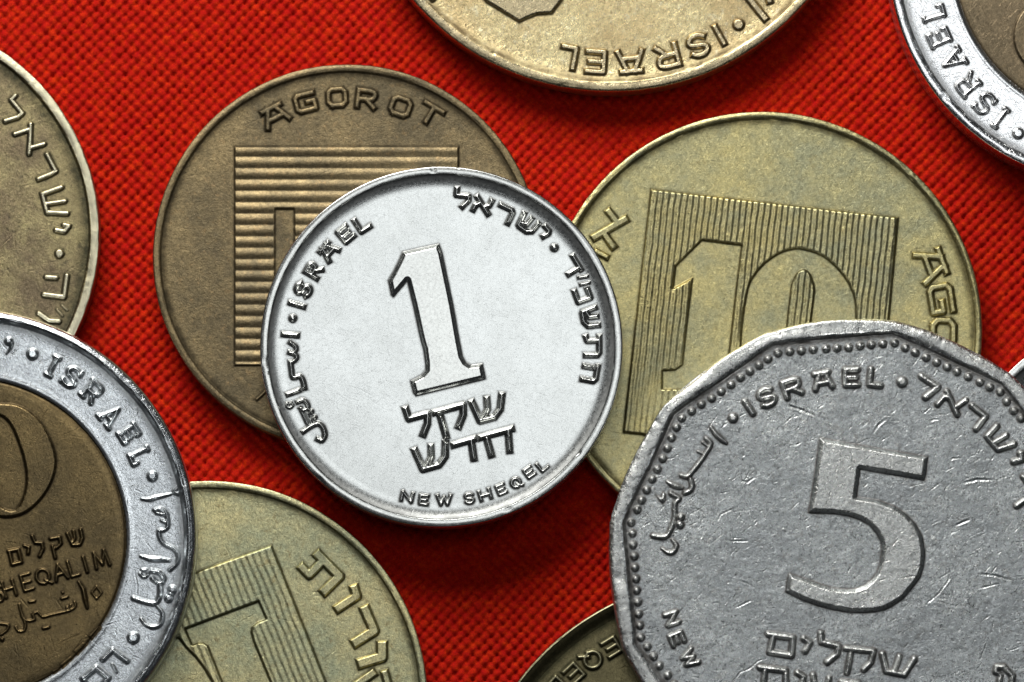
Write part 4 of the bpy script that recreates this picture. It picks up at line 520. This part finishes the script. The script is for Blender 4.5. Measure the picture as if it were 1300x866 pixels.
def build_coin(k, seed):
    C_ = COINS[k]; p = PROF[k]; R = C_['R']
    root = bpy.data.objects.new(NAMES[k][0], None); scene.collection.objects.link(root)
    root.empty_display_size = .2
    root.location = (C_['loc'][0], C_['loc'][1], C_['z']*MM)
    zf = C_['t']-p['h']                       # face level above the coin's underside, mm
    Rin = R-p['edge']-p['rimw']-p['slope']
    # --- rim, edge and underside as one turned body
    nth = 1100
    th = np.linspace(0, 2*math.pi, nth, endpoint=False)
    prof = [(0.01, .0), (R-.5, 0), (R-.12, .0), (R-.03, .03), (R, .12), (R, C_['t']*.5)]
    e = p['edge']; top = C_['t']
    for a in np.linspace(0, 90, 7): prof.append((R-e+e*math.cos(math.radians(a)), top-e+e*math.sin(math.radians(a))))
    prof += [(R-e-p['rimw']*f, top+.016*math.sin(math.pi*f)) for f in (.25, .5, .75, .93)]
    zi = zf+dish(k, p, Rin, Rin)
    for f in np.linspace(0, 1, 9):
        prof.append((R-e-p['rimw']-p['slope']*f, top+(zi-top)*float(smooth(np.array(f)))))
    prof += [(Rin-.05, zf+dish(k, p, Rin-.05, Rin)-.03), (Rin-.15, zf-.1)]
    prof = np.array(prof); ip = np.arange(len(prof))
    rng = np.random.default_rng(seed)
    wi = smooth((R-prof[:, 0])/(R-Rin))[:, None]*(ip > 8)[:, None]     # rim's inner edge is more angular than its outline
    fa = facet(k, th, 0)[None]*(1-wi)+facet(k, th, 1)[None]*wi
    RR = np.where(prof[:, 0][:, None] > R*.5, prof[:, 0][:, None]*fa, prof[:, 0][:, None])
    ZZ = np.repeat(prof[:, 1][:, None], nth, 1)
    rough = {'I': 2.6, 'E': 1.6, 'F': 1.5, 'D': 1.5, 'A': .3}.get(k, .8)
    tt = th*R                                   # arc length, mm
    topm = ((prof[:, 0] > Rin+.02) & (prof[:, 1] > zf+.03))[:, None]
    def ring_noise(cell, sd):
        n = max(8, int(2*math.pi*R/cell)); r_ = np.random.default_rng(sd).uniform(-1, 1, n)
        u = th/(2*math.pi)*n; i = np.floor(u).astype(int); f = u-i; f = f*f*(3-2*f)
        return r_[i % n]*(1-f)+r_[(i+1) % n]*f
    for cell, am in ((2.5, .014+(.012 if k == 'I' else 0)), (.7, .009), (.22, .006)):
        for q in range(0, len(prof), 3):
            w = np.exp(-((ip-q)/2.2)**2)[:, None]*topm
            ZZ = ZZ+w*ring_noise(cell, seed*31+q+int(cell*100))[None]*am*rough*.55
            RR = RR+w*ring_noise(cell, seed*57+q+int(cell*100))[None]*am*rough*.5
    # knocks on the rim
    for _ in range({'I': 46, 'A': 12, 'F': 26, 'E': 22, 'D': 26}.get(k, 14)):
        a0 = rng.uniform(0, 2*math.pi); w_ = rng.uniform(.05, .28)/R; q = rng.uniform(6, len(prof)-4)
        dd = np.exp(-((np.mod(th-a0+math.pi, 2*math.pi)-math.pi)/w_)**2)
        ww = np.exp(-((ip-q)/rng.uniform(1.2, 4))**2)[:, None]*topm
        ZZ = ZZ-ww*dd[None]*rng.uniform(.01, .045)*(1.5 if k == 'I' else 1)
    co = np.stack([RR*np.cos(th)[None], RR*np.sin(th)[None], ZZ], -1)*MM
    n0 = len(prof); idx = np.arange(n0*nth).reshape(n0, nth); nx = np.roll(idx, -1, 1)
    quads = np.stack([idx[:-1], nx[:-1], nx[1:], idx[1:]], -1).reshape(-1, 4)
    gr = np.zeros_like(ZZ); wr = np.zeros_like(ZZ)
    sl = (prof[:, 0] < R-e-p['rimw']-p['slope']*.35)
    gr[sl] = .8; gr[3:6] = .5; wr[8:17] = 1  # inner slope and coin side darkened: dirt plus painted contact shade
    make_mesh('rim', co.reshape(-1, 3), quads, M.get(k) or M[k+'r'], root, None, dict(grime_shade=gr, wear_glint=wr))

    # --- the struck face as a height field, later cut into its parts
    win = WINDOW.get(k, VIEW)
    lx, ly = C_['loc']
    ext = Rin+.05
    fine = .037
    xs = axis(-ext, ext, (win[0]-lx)*10, (win[1]-lx)*10, fine, .35)
    ys = axis(-ext, ext, (win[2]-ly)*10, (win[3]-ly)*10, fine, .35)
    X, Y = np.meshgrid(xs, ys); X = X.astype(np.float32); Y = Y.astype(np.float32)
    TH = np.arctan2(Y, X); RHO = np.hypot(X, Y)/facet(k, TH)
    Z = dish(k, p, RHO, Rin).astype(np.float32)
    Z += fbm(xs, ys, 2.2, seed, 3)*p['und']
    grime_shade = np.exp(-((RHO-Rin)/(.45 if k == 'E' else .2))**2)*.95  # dirt and painted dark line at the rim foot
    wear_glint = np.zeros_like(Z); lab = np.zeros(X.shape, np.int32); rel = np.zeros_like(Z)
    core = p.get('core')
    if core:
        d = RHO-core
        Z += np.where(d < 0, -.035, 0)-.06*np.exp(-(d/.07)**2)+.025*np.exp(-((d-.2)/.12)**2)-.02*smooth((-d)/.8)*0
        Z += -.03*smooth(1-np.clip(-d, 0, 9)/.5)*(d < 0)
        grime_shade = np.maximum(grime_shade, np.exp(-(d/.16)**2))
    names = {}
    nid = 1
    for g in C_['glyphs']:
        pts = np.array([q[:2] for s in g.get('s', []) for q in s]+[q[:2] for s in g.get('p', []) for q in s])
        pad = .6
        i0, i1 = np.searchsorted(xs, [pts[:, 0].min()-pad, pts[:, 0].max()+pad])
        j0, j1 = np.searchsorted(ys, [pts[:, 1].min()-pad, pts[:, 1].max()+pad])
        if i1-i0 < 3 or j1-j0 < 3: continue
        sl_ = (slice(j0, j1), slice(i0, i1)); x = X[sl_]; y = Y[sl_]
        H = p['relief']*g['h']
        if 's' in g:
            s, hw = stroke_inside(x, y, g['s'], k in 'ABCDGH')
            fat = FAT[k]; s = s+hw*(fat-1); hw = hw*fat; b_ = np.minimum({'A': .13, 'F': .11, 'I': .12}.get(k, .09), hw*.8)
            t = np.clip(s/b_, 0, 1)
            z = H*1.15*(.6*t+.4*np.sin(t*math.pi/2))*np.clip(hw/.12, .4, 1.1)
        else:
            s = poly_inside(x, y, g['p'][0])
            for hole in g['p'][1:]: s = np.minimum(s, -poly_inside(x, y, hole))
            t = np.clip(s/g.get('bev', .15), 0, 1)
            z = H*(.7*t+.3*np.sin(t*math.pi/2))
            if 'ridge' in g:
                ax, ay, nx_, ny_, pitch = g['ridge']
                u = ((x-ax)*nx_+(y-ay)*ny_)/pitch
                c = .5+.5*np.cos(2*math.pi*(u-.42))
                z = z*(.42+.58*c**.6)
            if 'fine' in g:
                ax, ay, nx_, ny_, pitch = g['fine']
                u = ((x-ax)*nx_+(y-ay)*ny_)/pitch+.10*lattice(x[0], y[:, 0], .9, seed+5)+.035*lattice(x[0], y[:, 0], .3, seed+6)
                c = .5+.5*np.cos(2*math.pi*u)
                z = z*(1-.25*g.get('famp', 1.)*(1-c))
            if 'cut' in g:
                for q in g['cut']:
                    sc = poly_inside(x, y, q)
                    z = z*(1-smooth((sc+.10)/.13)); s = np.minimum(s, -sc-.02)
        # traced edges are never perfectly true on a struck and worn coin
        s = s+(.006 if 's' in g else .004)*lattice(x[0], y[:, 0], .25, seed+nid)
        z = z*(1+(.05 if 's' in g else .008)*lattice(x[0], y[:, 0], .4, seed+nid+3))
        r0 = rel[sl_]; better = (z > r0)
        ins = (s > -.015) & (better | (lab[sl_] == 0))
        if 'ridge' in g:
            cell = np.floor(u+.08).astype(int); cell = np.clip(cell, 0, 40)
            L = lab[sl_]
            for c_ in np.unique(cell[ins]):
                L[ins & (cell == c_)] = nid; names[nid] = ('ridge', g); nid += 1
        else:
            lab[sl_][ins] = nid; names[nid] = (g['n'], g); nid += 1
        rel[sl_] = np.maximum(r0, z)
        out = np.exp(-(np.clip(-s, 0, 9)/.065)**2)*np.where(s < 0, 1, np.clip(1-s/.06, 0, 1))  # dirt plus shade painted as a dark outline along each relief edge
        grime_shade[sl_] = np.maximum(grime_shade[sl_], out)
        wear_glint[sl_] = np.maximum(wear_glint[sl_], smooth(z/(H+1e-6)*1.6-.6))
    Z += rel
    # --- knocks and scratches in the metal
    rng = np.random.default_rng(seed+99)
    nscr, dep, hwid = {'I': (2600, .011, .022), 'A': (380, .0022, .022), 'K': (0, 0, 0), 'F': (420, .006, .024),
                       'E': (260, .005, .028), 'C': (420, .004, .024), 'G': (420, .006, .026), 'B': (160, .004, .026),
                       'D': (220, .004, .028), 'H': (80, .005, .026), 'J': (90, .003, .024)}[k]
    wx0, wx1 = max(-R, (win[0]-lx)*10), min(R, (win[1]-lx)*10); wy0, wy1 = max(-R, (win[2]-ly)*10), min(R, (win[3]-ly)*10)
    def groove(P_, w, d_):
        Pn = np.array(P_)
        i0, i1 = np.searchsorted(xs, [Pn[:, 0].min()-4*w, Pn[:, 0].max()+4*w])
        j0, j1 = np.searchsorted(ys, [Pn[:, 1].min()-4*w, Pn[:, 1].max()+4*w])
        if i1 <= i0 or j1 <= j0: return
        x = X[j0:j1, i0:i1]; y = Y[j0:j1, i0:i1]; best = np.full(x.shape, 9.); tb = np.zeros(x.shape)
        n = len(P_)-1
        for i, ((x0, y0), (x1, y1)) in enumerate(zip(P_[:-1], P_[1:])):
            dx, dy = x1-x0, y1-y0; t = np.clip(((x-x0)*dx+(y-y0)*dy)/(dx*dx+dy*dy+1e-9), 0, 1)
            dd = np.hypot(x-x0-t*dx, y-y0-t*dy); m = dd < best; best[m] = dd[m]; tb[m] = ((i+t)/n)[m]
        amp = np.sin(math.pi*np.clip(tb, .02, .98))**.6
        q = best/w
        Z[j0:j1, i0:i1] += d_*amp*(-np.exp(-q*q)+.45*np.exp(-(q-1.7)**2*1.6))
    for _ in range(nscr):
        a = rng.normal(math.radians(34), .6) if k == 'I' else rng.normal(1.0, .9); L = rng.exponential(.30 if k == 'I' else .45)+.12
        L = min(L, 2.2)*(.7 if k == 'I' else 1)
        cx, cy = rng.uniform(wx0, wx1), rng.uniform(wy0, wy1)
        dx, dy = math.cos(a)*L/2, math.sin(a)*L/2; bend = rng.normal(0, .04)*L
        groove([(cx-dx, cy-dy), (cx-dy*bend, cy+dx*bend), (cx+dx, cy+dy)], hwid*rng.uniform(.7, 1.5), dep*rng.uniform(.3, 1.6))
    if k == 'I':
        for P_, w, d_ in NICKS: groove(P_, w*.75, d_*.3)
        Z += fbm(xs, ys, .55, 77, 4, .6)*.008
    # --- cut into parts
    ny_, nx_ = X.shape
    gx = np.gradient(Z, xs, axis=1); gy = np.gradient(Z, ys, axis=0)
    NR = np.stack([-gx, -gy, np.ones_like(gx)], -1); NR /= np.linalg.norm(NR, axis=-1, keepdims=True)
    CO = np.stack([X, Y, Z+zf], -1)*MM
    vi = np.arange(nx_*ny_).reshape(ny_, nx_)
    ok = RHO < Rin+.03
    okf = ok[:-1, :-1] & ok[1:, :-1] & ok[:-1, 1:] & ok[1:, 1:]
    lf = np.maximum(np.maximum(lab[:-1, :-1], lab[1:, :-1]), np.maximum(lab[:-1, 1:], lab[1:, 1:]))
    if core:
        rf = RHO[:-1, :-1]; lf = np.where((lf == 0) & (rf < core), -1, lf)
    quads = np.stack([vi[:-1, :-1], vi[:-1, 1:], vi[1:, 1:], vi[1:, :-1]], -1)
    quads = quads[okf]; lf = lf[okf]
    order = np.argsort(lf, kind='stable'); lf = lf[order]; quads = quads[order]
    CO = CO.reshape(-1, 3); NR = NR.reshape(-1, 3); gm = grime_shade.reshape(-1); we = wear_glint.reshape(-1)
    remap = np.zeros(nx_*ny_, np.int64)
    u, st = np.unique(lf, return_index=True); st = list(st)+[len(lf)]
    for q, l in enumerate(u):
        Q = quads[st[q]:st[q+1]]; vs = np.unique(Q); remap[vs] = np.arange(len(vs))
        if l == 0: nm, g = ('outer_ring' if core else 'face'), {}
        elif l == -1: nm, g = 'centre_disc', {}
        else: nm, g = names[l]
        if l > 0 and len(Q) < 12 : nm = nm
        zone = (l == -1) or g.get('zone')
        mat = M.get(k) or M[k+('c' if zone else 'r')]
        o = make_mesh(nm, CO[vs], remap[Q], mat, root, NR[vs], dict(grime_shade=gm[vs], wear_glint=we[vs]))
        if g.get('label'): o['label'] = g['label']
    root['label'] = NAMES[k][1]; root['category'] = 'coin'; root['group'] = 'coins scattered over the red cloth'
    return root

NAMES = {
 'A': ('nickel_coin', 'bright silver coin with a big numeral 1, whole and uppermost in the middle'),
 'B': ('brass_coin', 'dull brown brass coin reading AGOROT above a square of broad ridges'),
 'C': ('brass_coin', 'olive brass coin with 10 cut into a finely ridged square'),
 'D': ('brass_coin', 'pale yellow brass coin at the top edge with ISRAEL upside down'),
 'E': ('brass_coin', 'stained olive brass coin at the upper left edge with Hebrew letters along its rim'),
 'F': ('two_metal_coin', 'two-metal coin at lower left, brown centre reading SHEQALIM inside a silver ring'),
 'G': ('brass_coin', 'greenish brass coin at the bottom edge partly under the brown-centred coin'),
 'H': ('bronze_coin', 'dark bronze coin with a thin bright rim at the bottom, under the scratched grey coin'),
 'I': ('cupronickel_coin', 'scratched grey twelve-sided coin with a big numeral 5 and a ring of beads'),
 'J': ('two_metal_coin', 'two-metal coin in the top right corner with a bright silver ring reading ISRAEL'),
 'K': ('nickel_coin', 'sliver of a silver coin at the right edge beneath the scratched grey coin'),
}

# ---------------------------------------------------------------- the woven cloth
def build_cloth():
    xs = axis(-90, 90, -27.5, 27.5, .060, 3); ys = axis(-90, 90, -19, 19, .060, 3)
    X, Y = np.meshgrid(xs, ys)
    a = math.radians(45.5); p = .43
    wob = .05*fbm(xs, ys, 3.0, 3, 3); wob2 = .05*fbm(xs, ys, 3.0, 9, 3)
    U = (X*math.cos(a)+Y*math.sin(a)+wob)/p; V = (-X*math.sin(a)+Y*math.cos(a)+wob2)/p
    i = np.round(U); j = np.round(V); du = U-i; dv = V-j
    rng = np.random.default_rng(4)
    tw = rng.uniform(.42, .50, 2000); tf = rng.uniform(.42, .50, 2000); hw_ = rng.normal(0, .018, 2000); hf_ = rng.normal(0, .018, 2000)
    iw = (i.astype(int)+1000) % 2000; jf = (j.astype(int)+1000) % 2000
    cw = np.cos(math.pi*(V+i)); cf = -np.cos(math.pi*(U+j))
    rw = np.clip(1-(du/tw[iw])**2, 0, 1)**.75; rf = np.clip(1-(dv/tf[jf])**2, 0, 1)**.75
    cw = np.sign(cw)*np.abs(cw)**.8; cf = np.sign(cf)*np.abs(cf)**.8
    zw = .10*cw+.15*rw+hw_[iw]-.02; zf = .095*cf+.15*rf+hf_[jf]-.02
    Z = np.maximum(np.where(rw > 0, zw, -.2), np.where(rf > 0, zf, -.2))
    # soften a little, fibres lie over the gaps
    Zs = Z.copy(); Zs[1:-1, 1:-1] = .6*Z[1:-1, 1:-1]+.10*(Z[:-2, 1:-1]+Z[2:, 1:-1]+Z[1:-1, :-2]+Z[1:-1, 2:])
    Z = Zs+.02*fbm(xs, ys, .3, 21, 3)
    far = np.clip((np.maximum(np.abs(X)-27.4, np.abs(Y)-18.9))/1.0, 0, 1)
    Z = Z*(1-far)-.31
    CO = np.stack([X, Y, np.minimum(Z, -.004)], -1)*MM
    ny_, nx_ = X.shape; vi = np.arange(nx_*ny_).reshape(ny_, nx_)
    q = np.stack([vi[:-1, :-1], vi[:-1, 1:], vi[1:, 1:], vi[1:, :-1]], -1).reshape(-1, 4)
    o = make_mesh('cloth', CO.reshape(-1, 3), q, M['cloth'])
    o['kind'] = 'structure'; o['label'] = 'red plain woven cloth under the coins'
build_cloth()
for n, k in enumerate('BCDEGHJKFAI'):
    build_coin(k, 11+n*7)
print('tris', sum(len(o.data.polygons)*2 for o in scene.objects if o.type == 'MESH'))
